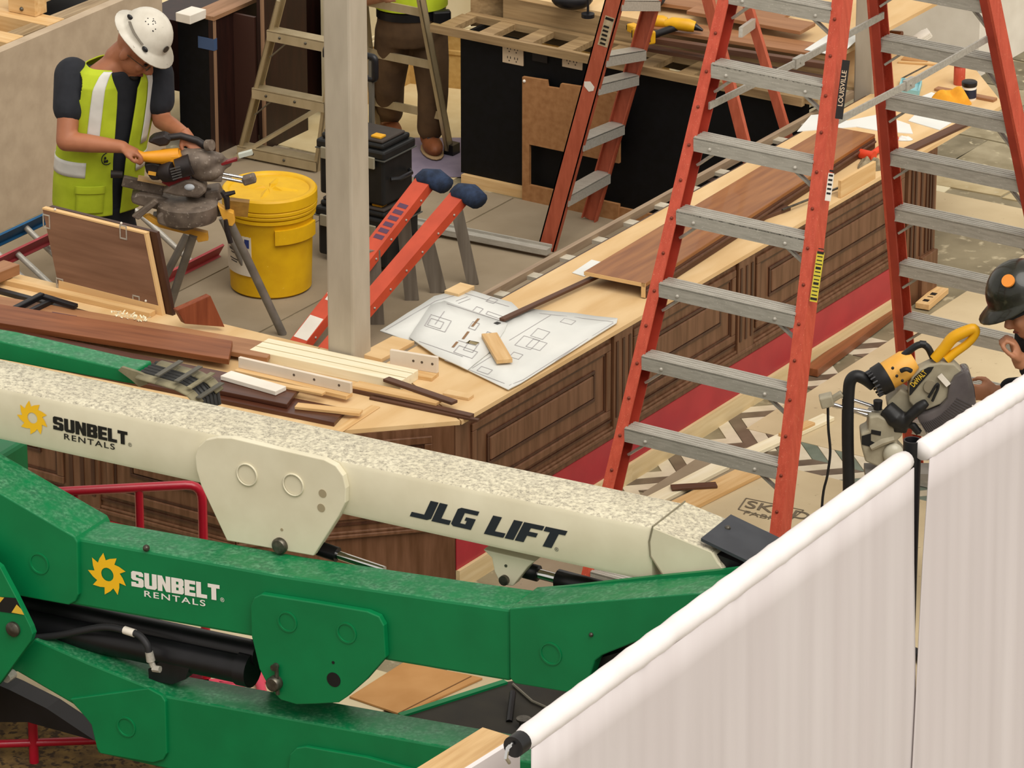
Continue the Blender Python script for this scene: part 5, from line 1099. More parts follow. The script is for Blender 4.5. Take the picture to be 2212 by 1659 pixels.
# ------------------------------------------------------------------ ladders lying on edge along the half wall
def edge_ladder(label, X1, z1, X0_, z0, ya, yb, rm, wd):
    t = thing('ladder', label, 'ladder', ((X1 + X0_) / 2, (ya + yb) / 2, 0))
    for X_, z_ in ((X1, z1), (X0_, z0)):
        dv = Vector((X1 - X0_, 0, z1 - z0)).normalized(); nv = Vector((dv.z, 0, -dv.x))
        m = MB(); m.obox(Vector((X_, ya, z_)) - nv * wd / 2 - dv * .006, (0, yb - ya, 0), nv * wd, dv * .012); m.obox(Vector((X_, ya, z_)) - nv * wd / 2 - dv * .02, (0, yb - ya, 0), nv * .006, dv * .04); m.build('rail', rm, t)
    y = ya + .12
    while y < yb - .1:
        m = MB(); m.tube([(X1, y, z1), (X0_, y, z0)], .016, 10); m.build('rung', m_alu, t, smooth=True); y += .3
    return t
edge_ladder('red fibreglass ladder lying on edge along the half wall', -3.73, .30, -3.31, .045, .5, 2.66, mk('ladder_red', '#b34a4e', '#a33a40', scale=8, rough=.5), .075)
edge_ladder('blue fibreglass ladder lying on edge behind the red one', -3.91, .31, -3.50, .05, .5, 2.3, mk('ladder_blue', '#155a86', '#104e78', scale=8, rough=.5), .08)

# ------------------------------------------------------------------ saw stand and mitre saw (left)
m_sg = mk('saw_grey', '#77695c', '#5a4e44', scale=18, rough=.6, metal=.15, c3='#94877a', s3=50, lo3=.62, hi3=.7)
m_sk = mk('saw_dark', '#2a211f', '#1d1716', scale=18, rough=.55); m_sy = mk('saw_yellow', '#dd951a', '#d08a12', scale=10, rough=.5); m_sy2 = mk('stand_yellow', '#dfa53e', '#d09530', scale=10, rough=.55)
m_leg = mk('leg_tube', '#857f76', '#6f6961', scale=10, rough=.45, metal=.3)
PS = at(470, 748, .006)
S = lambda x, y, d=0.0: V(x, y, PS, d)
st = thing('saw_stand', 'folding saw stand with grey tube legs and yellow brackets before the drum', 'saw stand', PS)
ft = at(611, 722, .006); m = MB(); m.tube([S(486, 462, .02), ft], .021, 12); m.build('leg', m_leg, st, smooth=True)
fl2 = at(352, 705, .006); m = MB(); m.tube([S(418, 508, .0), fl2], .021, 12); m.build('leg', m_leg, st, smooth=True)
for (tp_, bt) in (((480, 470), (560, 640)), ((405, 505), (335, 640))):
    b_ = at(*bt, .006); m = MB(); m.tube([V(*tp_, b_), b_], .02, 12); m.build('leg', m_leg, st, smooth=True)
m = MB(); m.bar(S(330, 478, .06), S(505, 462, .06), .06, .035); m.build('beam', m_leg, st)
m = MB(); m.prism([S(x, y) for x, y in ((308, 468), (322, 466), (350, 482), (400, 492), (448, 504), (450, 520), (428, 524), (420, 510), (385, 502), (345, 492), (330, 484))], FH * .04); m.build('bracket', m_sy2, st, bevel=.003)
m = MB(); m.prism([S(x, y, -.02) for x, y in ((470, 440), (478, 445), (490, 452), (505, 458), (508, 478), (502, 486), (492, 484), (480, 468))], FH * .05); m.build('bracket', m_sy2, st, bevel=.003)
m = MB(); m.tube([S(488, 470, -.03), S(492, 495, -.03), S(499, 520, -.03)], [.01, .014, .012], 8); m.build('lock_lever', m_sk, st, smooth=True)
m = MB(); m.tube([S(480, 410, -.02), S(490, 425, -.02), S(492, 448, -.02)], [.012, .016, .012], 8); m.tube([S(485, 418, -.02), S(508, 412, -.02)], [.014, .01], 8); m.build('clamp_knob', m_sk, st, smooth=True)
m = MB(); m.bar(S(494, 453, .05), S(536, 458, .05), .05, .075, up=(0, 0, 1)); tag(m.build('stop_block', wood('stop_wood', '#9a722f', '#7d5a22', ax=0), None), 'brown wooden stop block at the end of the saw stand beside the drum', 'block')
sw = thing('mitre_saw', 'dusty grey mitre saw with yellow handle used by the worker in the white helmet', 'saw', S(400, 480))
m = MB(); ctr = S(405, 462, .02); m.lathe([(.14, -.03), (.15, 0), (.15, .05), (.135, .06)], ctr, ZU, 32); m.build('turntable', m_sg, sw, smooth=True)
m = MB(); m.prism([S(x, y, -.08) for x, y in ((341, 455), (362, 440), (420, 452), (440, 462), (420, 484), (400, 489), (372, 483), (342, 472))], FH * .15); m.build('base_casting', m_sg, sw, bevel=.012)
m = MB(); m.prism([S(x, y, .04) for x, y in ((281, 430), (300, 424), (345, 430), (372, 440), (345, 462), (300, 452), (283, 446))], FH * .12); m.build('side_wing', m_sg, sw, bevel=.012)
m = MB(); m.prism([S(x, y, .06) for x, y in ((440, 425), (470, 420), (480, 440), (455, 450), (440, 445))], FH * .12); m.build('side_wing', m_sg, sw, bevel=.008)
m = MB(); m.prism([S(x, y, -.04) for x, y in ((285, 462), (335, 425), (345, 432), (300, 470))], FH * .03); m.build('detent_arm', m_sg, sw, bevel=.006)
m = MB(); m.bar(S(262, 402, .08), S(352, 422, .08), .03, .055); m.bar(S(400, 425, .1), S(452, 432, .1), .03, .06); m.build('fence', m_sg, sw, bevel=.006)
m = MB(); m.tube([S(237, 388, .08), S(262, 389, .08)], [.02, .017], 12); m.build('fence_clamp', m_sk, sw, smooth=True)
m = MB(); m.bar(S(296, 393, .06), S(372, 408, .06), .05, .012); tag(m.build('workpiece', m_pine, None), 'pale pine workpiece on the fence of the left mitre saw', 'board')
m = MB(); m.prism([S(x, y, -.02) for x, y in ((349, 392), (365, 380), (395, 372), (412, 380), (404, 396), (372, 404))], FH * .05); m.build('red_guard', mk('guard_red', '#7c1f22', rough=.45), sw, bevel=.004)
m = MB(); m.prism([S(x, y, -.03) for x, y in ((368, 398), (402, 384), (420, 386), (440, 396), (448, 410), (430, 425), (380, 420), (350, 412))], FH * .12); m.build('kerf_housing', m_sg, sw, bevel=.012)
m = MB(); m.tube([S(272, 328, -.03), S(285, 326, -.03), S(310, 334, -.03), S(345, 336, -.02), S(372, 338, 0), S(388, 335, 0)], [.02, .026, .024, .034, .04, .036], 12); m.build('handle', m_sy, sw, smooth=True)
m = MB(); m.prism([S(x, y, -.04) for x, y in ((345, 330), (390, 328), (400, 350), (376, 378), (358, 372), (356, 352), (340, 348))], FH * .11); m.build('motor_housing', m_sy, sw, bevel=.012)
ax_ = (S(408, 352) - S(375, 362)).normalized(); m = MB(); m.lathe([(.045, 0), (.05, .01), (.05, .06), (.04, .075)], S(378, 362, -.05), (ax_ - FH * .6).normalized() * -1, 22)
m.lathe([(.05, 0), (.052, .07)], S(384, 358, -.04), ax_, 22); mo = m.build('motor', m_sk, sw, smooth=True)
m = MB()
for i in range(5): m.bar(S(370 + 1.5 * i, 350 + 5.5 * i, -.105), S(392 + 1.0 * i, 344 + 5.5 * i, -.105), .004, .006)
m.build('vents', mk('vent_grey', '#4d4a48', rough=.5), mo)
m = MB(); m.prism([S(x, y, -.03) for x, y in ((312, 350), (330, 346), (352, 352), (358, 372), (345, 386), (328, 386), (316, 368))], FH * .08); ba = m.build('battery', m_sk, sw, bevel=.01)
m = MB(); m.bar(S(321, 368, -.034), S(338, 371, -.034), .004, .018); m.build('label_mark', m_sy2, ba)
m = MB(); m.prism([S(x, y, .0) for x, y in ((318, 308), (330, 296), (355, 291), (372, 300), (362, 316), (345, 318))], FH * .07); m.build('belt_cover', m_sk, sw, bevel=.012)
m = MB(); m.tube([S(362, 302, .03), S(390, 298, .03), (S(425, 308, .03)), S(445, 322, .03)], [.018, .017, .018, .02], 10); m.build('dust_arm', m_sk, sw, smooth=True)
m = MB(); m.lathe([(.018, 0), (.028, 0), (.028, .03), (.018, .03)], S(447, 314, .0), (FH * -.5 + RT * .8 + ZU * .2), 18); m.build('dust_port', m_sg, sw, smooth=True)
m = MB(); m.ell(S(428, 352, .02), RT * .1, FH * .07, ZU * .07); m.ell(S(445, 372, .02), RT * .09, FH * .06, ZU * .05); m.ell(S(410, 340, .02), RT * .06, FH * .05, ZU * .04); m.ell(S(455, 345, .03), RT * .07, FH * .05, ZU * .03); m.ell(S(470, 360, .05), RT * .07, FH * .05, ZU * .03); m.build('gear_housing', m_sg, sw, remesh=.012, smooth='all')
m = MB(); m.bar(S(430, 384, .02), S(480, 386, .02), .06, .035); m.build('rail_carriage', m_sg, sw, bevel=.008)
for dy in (0, 9): m = MB(); m.tube([S(478, 378 + dy, .02), S(534, 389 + dy, .02)], .008, 10); m.build('slide_rail', m_chrome, sw, smooth=True)
m = MB(); m.bar(S(524, 394, .02), S(552, 386, .02), .05, .045); m.build('rail_end_cap', m_sg, sw, bevel=.01)
m = MB(); m.bar(S(476, 357, .02), S(512, 346, .02), .03, .012); m.build('red_clip', mk('guard_red', '#7c1f22'), sw); m = MB(); m.bar(S(516, 336, .0), S(545, 328, .0), .03, .02); m.build('white_tag', mk('tag_white', '#b9bdb0', rough=.6), sw)
m = MB(); m.ell(S(410, 400, -.02), RT * .03, FH * .02, ZU * .02); m.build('rag', mk('rag_pale', '#b8bcc0', rough=.9), sw)

# ------------------------------------------------------------------ mitre saw (right)
PR = at(1950, 985, .80); R_ = lambda x, y, d=0.0: V(x, y, PR, d)
m_rg = mk('saw2_grey', '#a29a84', '#8f8772', scale=14, rough=.5); m_ry = mk('saw2_yellow', '#dfa648', '#d49a3a', scale=10, rough=.5); m_rk = mk('saw2_black', '#1b1b1c', '#141415', scale=14, rough=.5)
sr = thing('mitre_saw', 'sliding mitre saw with yellow motor and smoked blade guard behind the drape', 'saw', R_(1920, 1000))
ax1 = (R_(1975, 786, .04) - R_(1896, 824)).normalized()
m = MB(); o = R_(1896, 824); L_ = (R_(1975, 786, .04) - o).length; m.lathe([(.055, L_ * .2), (.062, L_ * .24), (.064, L_ * .8), (.05, L_)], o, ax1, 26); mt = m.build('motor', m_ry, sr, smooth=True)
m = MB(); m.lathe([(.045, -.02), (.05, -.02), (.066, .0), (.068, L_ * .25), (.06, L_ * .27)], o, ax1, 26); m.build('motor_cap', m_rk, mt, smooth=True)
m = MB()
for i in range(20):
    q = 2 * math.pi * i / 20; ua = ax1.orthogonal().normalized(); ub_ = ax1.cross(ua); m.cbox(o - ax1 * .012 + (ua * math.cos(q) + ub_ * math.sin(q)) * .058, ax1, ua * math.cos(q) + ub_ * math.sin(q), ua * math.sin(q) - ub_ * math.cos(q), .03, .008, .006)
m.build('cooling_fins', mk('fin_grey', '#3a3a3c', rough=.5), mt)
m = MB()
for p in ((1926, 783), (1947, 810), (1935, 800)): m.sph(R_(*p, -.064), .007, 8, 6)
m.build('screws', m_rk, mt)
m = MB(); m.tube(bend([R_(1952, 772, .02), R_(1985, 746, .02), R_(2003, 748, .02), R_(2016, 776, .02)], .03), .015, 10); m.build('carry_handle', m_rk, sr, smooth=True)
m = MB(); m.tube(bend([R_(1944, 790, -.06), R_(1955, 782, -.07), R_(1966, 790, -.06)], .02), .01, 8); m.build('brush_cap', m_rk, sr, smooth=True)
hp = [(2018, 776), (2040, 752), (2058, 730), (2085, 716), (2104, 710), (2106, 722), (2090, 742), (2062, 762), (2044, 776)]
m = MB(); m.tube(cr([R_(x, y) for x, y in hp], 4), [.022 + .004 * math.sin(i * .2) for i in range(4 * (len(hp) - 1) + 1)], 12); m.build('d_handle', mk('saw2_handle', '#e0a60c', '#d69c08', scale=10, rough=.45), sr, smooth=True)
m = MB(); m.prism([R_(x, y, -.03) for x, y in ((1963, 862), (1961, 835), (1968, 812), (1985, 793), (2008, 782), (2032, 779), (2060, 781), (2075, 795), (2080, 812), (2068, 832), (2050, 850), (2030, 868), (2000, 880), (1975, 876))], FH * .07); ug = m.build('upper_guard', m_rg, sr, bevel=.006)
m = MB(); m.prism([R_(x, y, -.033) for x, y in ((1963, 848), (1964, 826), (1974, 808), (1990, 794), (2004, 787), (2016, 786), (2010, 796), (1985, 824), (1967, 846))], -FH * .002); pl2 = m.build('name_plate', m_rk, ug)
o_ = R_(1972, 830, -.0365); e_ = R_(2001, 800, -.0365); lettering('DeWALT', 'lettering', mk('plate_yellow', '#d8b33a', rough=.5), pl2, o_, e_ - o_, (e_ - o_).cross(FH) * -1 if ((e_ - o_).cross(FH) * -1).z > 0 else (e_ - o_).cross(FH), .034, bold=.015, sx=(e_ - o_).length / .034 / 3.9, lift=-.0)
m = MB(); m.tube(bend([R_(2004, 850, -.045), R_(2021, 822, -.045), R_(2026, 820, -.045), (R_(2024, 832, -.045)), R_(2012, 858, -.045)], .01), .006, 8); m.build('guard_link', m_rk, ug, smooth=True)
m = MB(); m.lathe([(.028, 0), (.028, .012)], R_(2008, 828, -.03), -FH, 18); m.build('arbor_cover', mk('arbor_grey', '#857c68', rough=.5), ug)
m = MB(); m.bar(R_(2028, 803, -.04), R_(2047, 824, -.04), .012, .022); m.build('white_tab', m_white, ug)
smk = mk('smoked_guard', '#605a5a', '#4a4546', scale=6, rough=.18, alpha=.93, coat=.4)
lg = [(2048, 826), (2060, 805), (2078, 793), (2089, 792), (2094, 800), (2103, 830), (2107, 862), (2103, 890), (2090, 908), (2060, 928), (2020, 933), (1998, 925), (1984, 905), (1975, 885), (2004, 884), (2028, 872), (2044, 852)]
m = MB(); m.prism([R_(x, y, -.05) for x, y in lg], FH * .1); lgd = m.build('lower_guard', smk, sr, bevel=.012, smooth=True)
m = MB()
for i in range(22):
    t_ = i / 21; x0_, y0_ = 1986 + 78 * t_, 898 - 52 * t_ * t_ + 4; m.bar(R_(x0_, y0_, -.0525), R_(x0_ + 14 + 18 * t_, y0_ + 24 - 8 * t_ , -.0525), .003, .003)
m.build('guard_ribs', mk('rib_grey', '#4a4648', rough=.3), lgd)
m = MB()
for i in range(4): m.bar(R_(2097, 866 + 6 * i, -.053), R_(2104, 867 + 6 * i, -.053), .003, .006)
m.build('guard_marks', m_white, lgd)
m = MB(); m.prism([R_(x, y, .0) for x, y in ((1915, 870), (1945, 840), (1975, 855), (1990, 872), (1970, 895), (1940, 892), (1918, 888))], FH * .09); m.build('arm_casting', m_rg, sr, bevel=.01)
m = MB(); m.tube([R_(1915, 882, .0), R_(1935, 898, -.03), R_(1955, 912, -.03)], [.04, .045, .03], 10); m.tube([R_(1948, 915, -.04), R_(1965, 888, -.05), R_(1985, 870, -.05), R_(2000, 858, -.05)], [.02, .024, .026, .018], 10); m.tube([R_(1968, 910, -.03), R_(1985, 930, -.03)], [.018, .016], 10); m.tube([R_(1930, 918, -.03), R_(1958, 922, -.03)], [.02, .018], 10); m.build('pivot_arm', m_rk, sr, remesh=.008, smooth='all')
m = MB(); m.bar(R_(1985, 862, -.052), R_(1998, 872, -.052), .01, .03); m.build('red_switch', mk('switch_red', '#5e1426', rough=.5), sr)
for (p, q) in (((1786, 873), (1892, 906)), ((1812, 858), (1892, 884)), ((1800, 880), (1892, 896))): m = MB(); m.tube([R_(*p, .02), R_(*q, .02)], .0095, 12); m.build('slide_rail', m_chrome, sr, smooth=True)
m = MB(); m.bar(R_(1772, 872, .02), R_(1800, 865, .02), .06, .05); m.bar(R_(1790, 872, .02), R_(1820, 853, .02), .03, .025); m.build('rail_end_block', m_rg, sr, bevel=.006)
m = MB(); m.prism([R_(x, y, -.04) for x, y in ((1858, 930), (1874, 922), (1876, 893), (1895, 890), (1930, 905), (1944, 918), (1948, 934), (1936, 946), (1940, 960), (1958, 980), (1950, 995), (1925, 1005), (1900, 1003), (1868, 990), (1860, 960))], FH * .11); bs = m.build('pivot_base', m_rg, sr, bevel=.008)
m = MB(); m.prism([R_(x, y, -.0405) for x, y in ((1860, 934), (1880, 928), (1880, 944), (1892, 950), (1884, 958), (1860, 952))], -FH * .002); m.prism([R_(x, y, -.0405) for x, y in ((1881, 920), (1902, 924), (1901, 933), (1880, 929))], -FH * .002); m.build('stickers', m_rk, bs)
m = MB(); m.ell(R_(1928, 972, -.045), RT * .045, FH * .03, ZU * .05); m.build('lens_housing', mk('lens_grey', '#b8b3a0', rough=.25), bs, smooth=True)
m = MB(); m.tube([R_(1880, 958, -.05), R_(1905, 945, -.05), R_(1930, 938, -.05)], [.012, .016, .012], 8); m.build('bevel_lever', m_rg, bs, smooth=True)
hs = [R_(1888, 836, .02), R_(1868, 822, .02), R_(1850, 816, .02), R_(1838, 826, .02), R_(1834, 850, .02), R_(1832, 900, .02), R_(1832, 960, .02), R_(1834, 1060, .02)]
e_ = hs[-1]; hs += [Vector((e_.x, e_.y, .35)), Vector((e_.x + .03, e_.y, .06)), Vector((e_.x + .2, e_.y - .1, .04)), Vector((e_.x + .6, e_.y - .2, .04))]
m = MB(); m.tube(cr(hs), .026, 14); m.build('dust_hose', m_rk, sr, smooth='all')
m = MB(); m.lathe([(.018, 0), (.02, .04)], R_(1896, 884, .0), ZU, 14); m.build('hose_socket', m_rk, sr)
cd_ = [R_(1789, 884, .02), R_(1790, 930, .02), R_(1794, 980, .02), R_(1788, 1030, .02), R_(1776, 1100, .02)]; e_ = cd_[-1]; cd_ += [Vector((e_.x, e_.y, .05)), Vector((e_.x + .25, e_.y - .2, .014))]
m = MB(); m.tube(cr(cd_), .006, 8); m.build('power_cord', m_rk, sr, smooth='all')
# its stand, hidden by the drape
b_ = R_(1985, 1012, .0); t = thing('saw_stand', 'saw stand carrying the right mitre saw behind the drape', 'saw stand', (b_.x, b_.y, 0))
m = MB(); m.cbox(b_ + RT * .02 + FH * .0 - ZU * .015, RT, FH, ZU, .5, .12, .03); m.build('beam', m_leg, t)
for sx in (-.05, .27):
    for sy in (-.22, .22):
        q = b_ + RT * sx; m = MB(); m.tube([q - ZU * .03, Vector((q.x, q.y, .02)) + FH * sy], .018, 10); m.build('leg', m_leg, t, smooth=True)
# ------------------------------------------------------------------ people
m_skin = mk('skin', '#a86c4c', '#985f42', scale=9, rough=.55); m_skin2 = mk('skin_light', '#b07a5a', '#9f6a4c', scale=9, rough=.55)
m_tee = mk('tee_navy', '#23252b', '#1c1e24', scale=14, rough=.9, bump=.15); m_vest = mk('vest_lime', '#b2c226', '#a3b31c', scale=10, rough=.8, bump=.15); m_tape = mk('reflective_tape', '#d8d6cf', '#c9c7c0', scale=10, rough=.4)
m_trs = mk('trousers_navy', '#15171f', '#101218', scale=12, rough=.9); m_hair = mk('hair_dark', '#1a120e', rough=.8)
def loft(m, rings, n=20):
    """rings: (centre, x half-axis vector, y half-axis vector)"""
    k = len(m.v)
    for c, u, v in rings:
        for j in range(n): q = 2 * math.pi * j / n; m.v.append(Vector(c) + u * math.cos(q) + v * math.sin(q))
    for i in range(len(rings) - 1):
        for j in range(n): a0 = k + i * n + j; a1 = k + i * n + (j + 1) % n; m.f.append((a0, a1, a1 + n, a0 + n))
    m.f.append(tuple(k + j for j in range(n - 1, -1, -1))); m.f.append(tuple(k + (len(rings) - 1) * n + j for j in range(n)))
def limb(m, pts, rs, n=14):
    m.tube(pts, rs, n); m.sph(pts[0], rs[0], 12, 8); m.sph(pts[-1], rs[-1], 12, 8)
def hand(m, wrist, d, palm_n, side, sc=1.0, curl=1.0, grip=None):
    """palm plus five bent fingers; d: towards the fingertips, palm_n: out of the palm, side: towards the thumb"""
    d, palm_n, side = d.normalized(), palm_n.normalized(), side.normalized(); w = Vector(wrist)
    P = lambda a, b, c: w + (d * a + side * b + palm_n * c) * sc
    m.ell(P(.045, 0, 0), d * .055 * sc, side * .042 * sc, palm_n * .02 * sc); m.tube([w - d * .03, w + d * .02], [.03 * sc, .032 * sc], 12)
    for i, (b, L) in enumerate(((.030, .070), (.010, .078), (-.010, .073), (-.030, .058))):
        k0 = P(.085, b, 0); a1 = .5 * curl; a2 = 1.3 * curl; a3 = 2.2 * curl
        p1 = k0 + (d * math.cos(a1) + palm_n * math.sin(a1)) * L * .45 * sc; p2 = p1 + (d * math.cos(a2) + palm_n * math.sin(a2)) * L * .35 * sc; p3 = p2 + (d * math.cos(a3) + palm_n * math.sin(a3)) * L * .25 * sc
        limb(m, [P(.06, b * .9, 0), k0, p1, p2, p3], [.0105 * sc, .0105 * sc, .0098 * sc, .009 * sc, .008 * sc], 8)
    limb(m, [P(.015, .03, .004), P(.045, .055, .018), P(.075, .052, .036), P(.095, .04, .045)], [.014 * sc, .0125 * sc, .011 * sc, .009 * sc], 8)
def head(m, c, fd, hu, sc=1.0):
    """skull, jaw, nose, brow, ears; c: centre of the skull"""
    sd = fd.cross(hu).normalized(); P = lambda a, b, h: Vector(c) + (fd * a + sd * b + hu * h) * sc
    m.ell(P(-.012, 0, .03), fd * .098 * sc, sd * .077 * sc, hu * .098 * sc, 18, 12); m.ell(P(.022, 0, -.045), fd * .07 * sc, sd * .062 * sc, hu * .078 * sc, 16, 10)
    m.ell(P(.048, 0, -.1), fd * .036 * sc, sd * .034 * sc, hu * .026 * sc); m.tube([P(.085, 0, -.0), P(.108, 0, -.03), P(.112, 0, -.046)], [.010 * sc, .014 * sc, .017 * sc], 10); m.ell(P(.098, 0, -.048), fd * .018 * sc, sd * .02 * sc, hu * .012 * sc)
    m.ell(P(.074, 0, .012), fd * .02 * sc, sd * .058 * sc, hu * .012 * sc); m.ell(P(.074, 0, -.078), fd * .018 * sc, sd * .028 * sc, hu * .010 * sc); m.ell(P(.066, .034, -.035), fd * .02 * sc, sd * .022 * sc, hu * .024 * sc); m.ell(P(.066, -.034, -.035), fd * .02 * sc, sd * .022 * sc, hu * .024 * sc)
    for s in (-1, 1): m.ell(P(-.01, .079 * s, -.022), fd * .022 * sc, sd * .011 * sc, hu * .033 * sc)
    return P
def face_parts(P, root, fd, hu, sc=1.0):
    sd = fd.cross(hu).normalized()
    for s in (-1, 1):
        m = MB(); m.ell(P(.082, .031 * s, -.006), fd * .008 * sc, sd * .014 * sc, hu * .0065 * sc); m.build('eye', mk('eye_dark', '#2a1d18', rough=.3), root, smooth=True)
        m = MB(); m.tube([P(.088, .014 * s, .016), P(.09, .032 * s, .02), P(.078, .05 * s, .014)], [.004 * sc, .005 * sc, .003 * sc], 8); m.build('eyebrow', m_hair, root, smooth=True)
    m = MB(); m.tube([P(.082, -.025, -.079), P(.094, 0, -.077), P(.082, .025, -.079)], [.003 * sc, .0055 * sc, .003 * sc], 8); m.build('mouth', mk('lip', '#74382c', rough=.5), root, smooth=True)

# ---- worker in the white helmet
PM = PS + FH * .34; M_ = lambda x, y, d=0.0: V(x, y, PM, d)
f1 = (-FH * .84 + RT * .54).normalized(); r1 = -(RT * .84 + FH * .54).normalized()
w1 = thing('person', 'worker in white full-brim helmet and lime vest bending over the left mitre saw', 'person', Vector((M_(214, 470).x, M_(214, 470).y, 0)))
TR = [(212, 470, .0, .165, .125), (213, 425, .0, .185, .14), (215, 375, -.02, .185, .145), (220, 315, -.035, .185, .145), (230, 255, -.05, .195, .14), (240, 195, -.065, .20, .13), (246, 156, -.08, .195, .12), (251, 130, -.09, .15, .1), (257, 112, -.1, .085, .08)]
RC = [(M_(x, y, d), a, b) for x, y, d, a, b in TR]
def torso_at(t):
    k = t * (len(RC) - 1); i = min(int(k), len(RC) - 2); w = k - i; c0, a0, b0 = RC[i]; c1, a1, b1 = RC[i + 1]; return c0 * (1 - w) + c1 * w, a0 * (1 - w) + a1 * w, b0 * (1 - w) + b1 * w
def tor(t, ang, off):
    c, a, b = torso_at(t); return c + f1 * (b + off) * math.cos(ang) + r1 * (a + off) * math.sin(ang)
hu = (RT * .60 + ZU * .76 - FH * .25).normalized(); fd = (RT * .72 - ZU * .62 - FH * .32); fd = (fd - hu * fd.dot(hu)).normalized()
CH = M_(317, 55, -.17); hc = CH - hu * .078 + fd * .012
shR, shL = M_(161, 146, -.12), M_(338, 156, -.02); elR, elL = M_(153, 264, -.28), M_(350, 252, -.05); haR = S(283, 318, -.02); wrR = S(262, 317, .0); wrL = S(402, 302, .06)
hip = RC[0][0]; gz = .006
fR = Vector((hip.x, hip.y, gz)) + r1 * .17 - f1 * .02; fL_ = Vector((hip.x, hip.y, gz)) - r1 * .15 - f1 * .05
knR = (hip + r1 * .1 + fR) / 2 + f1 * .12; knL = (hip - r1 * .1 + fL_) / 2 + f1 * .10
m = MB(); loft(m, [(c, r1 * a * .93, f1 * b * .9) for c, a, b in RC]); P = head(m, hc, fd, hu, 1.12); limb(m, [RC[-2][0], RC[-1][0], hc - hu * .05 - fd * .03], [.07, .066, .068])
limb(m, [shR, (shR + elR) / 2, elR], [.062, .058, .05]); limb(m, [elR, elR * .6 + wrR * .4, wrR], [.05, .046, .032]); limb(m, [shL, elL], [.064, .046]); limb(m, [elL, elL * .6 + wrL * .4, wrL], [.046, .044, .03])
hd_ = (S(292, 322, -.03) - wrR).normalized(); hand(m, wrR, hd_, (-ZU * .9 - f1 * .2), -FH, .98, 1.0); hand(m, wrL, (RT * .4 - ZU * .5 - FH * .3), (-ZU - FH * .2), -RT, .95, .8)
limb(m, [hip + r1 * .09, knR, fR + ZU * .06], [.085, .06, .045]); limb(m, [hip - r1 * .09, knL, fL_ + ZU * .06], [.085, .06, .045])
m.build('body', m_skin, w1, remesh=.008, smooth='all', sm_it=3)
face_parts(P, w1, fd, hu, 1.12)
m = MB(); m.ell(P(.066, 0, -.105), fd * .028, fd.cross(hu) * .034, hu * .02); m.build('goatee', m_hair, w1, smooth=True)
m = MB(); sd = fd.cross(hu).normalized(); m.ell(hc + hu * .06 - fd * .035, fd * .085, sd * .084, hu * .085); m.build('hair', m_hair, w1, smooth=True)
m = MB()
for s in (-1, 1):
    c_ = P(.1, .032 * s, -.01); m.tube([c_ + sd * .018 * math.cos(q) + hu * .014 * math.sin(q) for q in [2 * math.pi * i / 10 for i in range(11)]], .002, 6); m.tube([P(.098, .05 * s, -.008), P(.0, .085 * s, -.006)], .002, 6)
m.build('glasses', m_bolt, w1)
# trousers, boots
m = MB(); loft(m, [(c - ZU * dz_, r1 * (a + .012), f1 * (b + .012)) for (c, a, b), dz_ in zip(RC[:2], (.08, .02))]); limb(m, [hip + r1 * .09 - ZU * .03, knR, fR + ZU * .1], [.105, .08, .068]); limb(m, [hip - r1 * .09 - ZU * .03, knL, fL_ + ZU * .1], [.105, .08, .068]); m.build('trousers', m_trs, w1, remesh=.012, smooth='all', sm_it=2)
for fo_ in (fR, fL_):
    m = MB(); limb(m, [fo_ + ZU * .12 - f1 * .03, fo_ + ZU * .05 - f1 * .03], [.055, .052]); m.ell(fo_ + f1 * .05 + ZU * .035, f1 * .14, r1 * .05, ZU * .045); m.box(fo_.x - .03, fo_.x + .03, fo_.y - .03, fo_.y + .03, gz, gz + .03); m.build('boot', m_mah, w1, remesh=.01, smooth='all', sm_it=2)
m = MB(); c_ = M_(172, 432, -.15); m.tube([c_ + (RT * math.cos(q) * .022 + ZU * math.sin(q) * .03) for q in [2 * math.pi * i / 12 for i in range(13)]], .008, 6); m.cbox(c_ - ZU * .01 - RT * .03, RT, FH, ZU, .05, .03, .03); m.build('tape_measure', m_sy, w1, smooth=True)
# shirt
m = MB(); rings = [(c, r1 * (a + .006), f1 * (b + .006)) for c, a, b in RC[:-1]]; loft(m, rings); limb(m, [shR, shR + (elR - shR) * .50], [.092, .082]); limb(m, [shL, shL + (elL - shL) * .58], [.088, .078]); m.build('tshirt', m_tee, w1, remesh=.010, smooth='all', sm_it=3)
# vest
def gap(t): return .10 + .22 * max(0, (t - .1)) + (.35 * ((t - .72) / .28) if t > .72 else 0)
T0, T1_ = .085, .94
def vf(u, v, off=.034):
    t = T0 + (T1_ - T0) * u; g_ = gap(t) * 1.0; ang = g_ + (2 * math.pi - 2 * g_) * v; fl_ = .012 * (1 - u); return tor(t, ang, off + fl_ + .003 * math.sin(ang * 7 + u * 5))
def skp(u, v):
    t = T0 + (T1_ - T0) * u; g_ = gap(t); ang = g_ + (2 * math.pi - 2 * g_) * v; da = min(abs(ang - math.pi / 2 - .05), abs(ang - 1.5 * math.pi + .05))
    return ((t - .70) / .17) ** 2 + (da / .52) ** 2 < 1
m = MB(); m.grid(vf, 120, 260, skp); vs = m.build('vest', m_vest, w1, smooth='all', solid=.006)
def strip(a0, a1, t0, t1, nm, mat, off=.041, nu=16, nv=8, par=None, slope=0):
    m = MB(); m.grid(lambda u, v: tor(t0 + (t1 - t0) * u, a0 + (a1 - a0) * v + slope * u, off + .012 * (1 - (t0 + (t1 - t0) * u))), nu, nv); return m.build(nm, mat, par or vs, smooth='all', solid=.003)
strip(.52, .80, .42, .93, 'reflective_band', m_tape, slope=.0); strip(2 * math.pi - .80, 2 * math.pi - .52, .42, .93, 'reflective_band', m_tape)
strip(.75, 2 * math.pi - .45, .30, .37, 'reflective_band', m_tape, nu=4, nv=50)
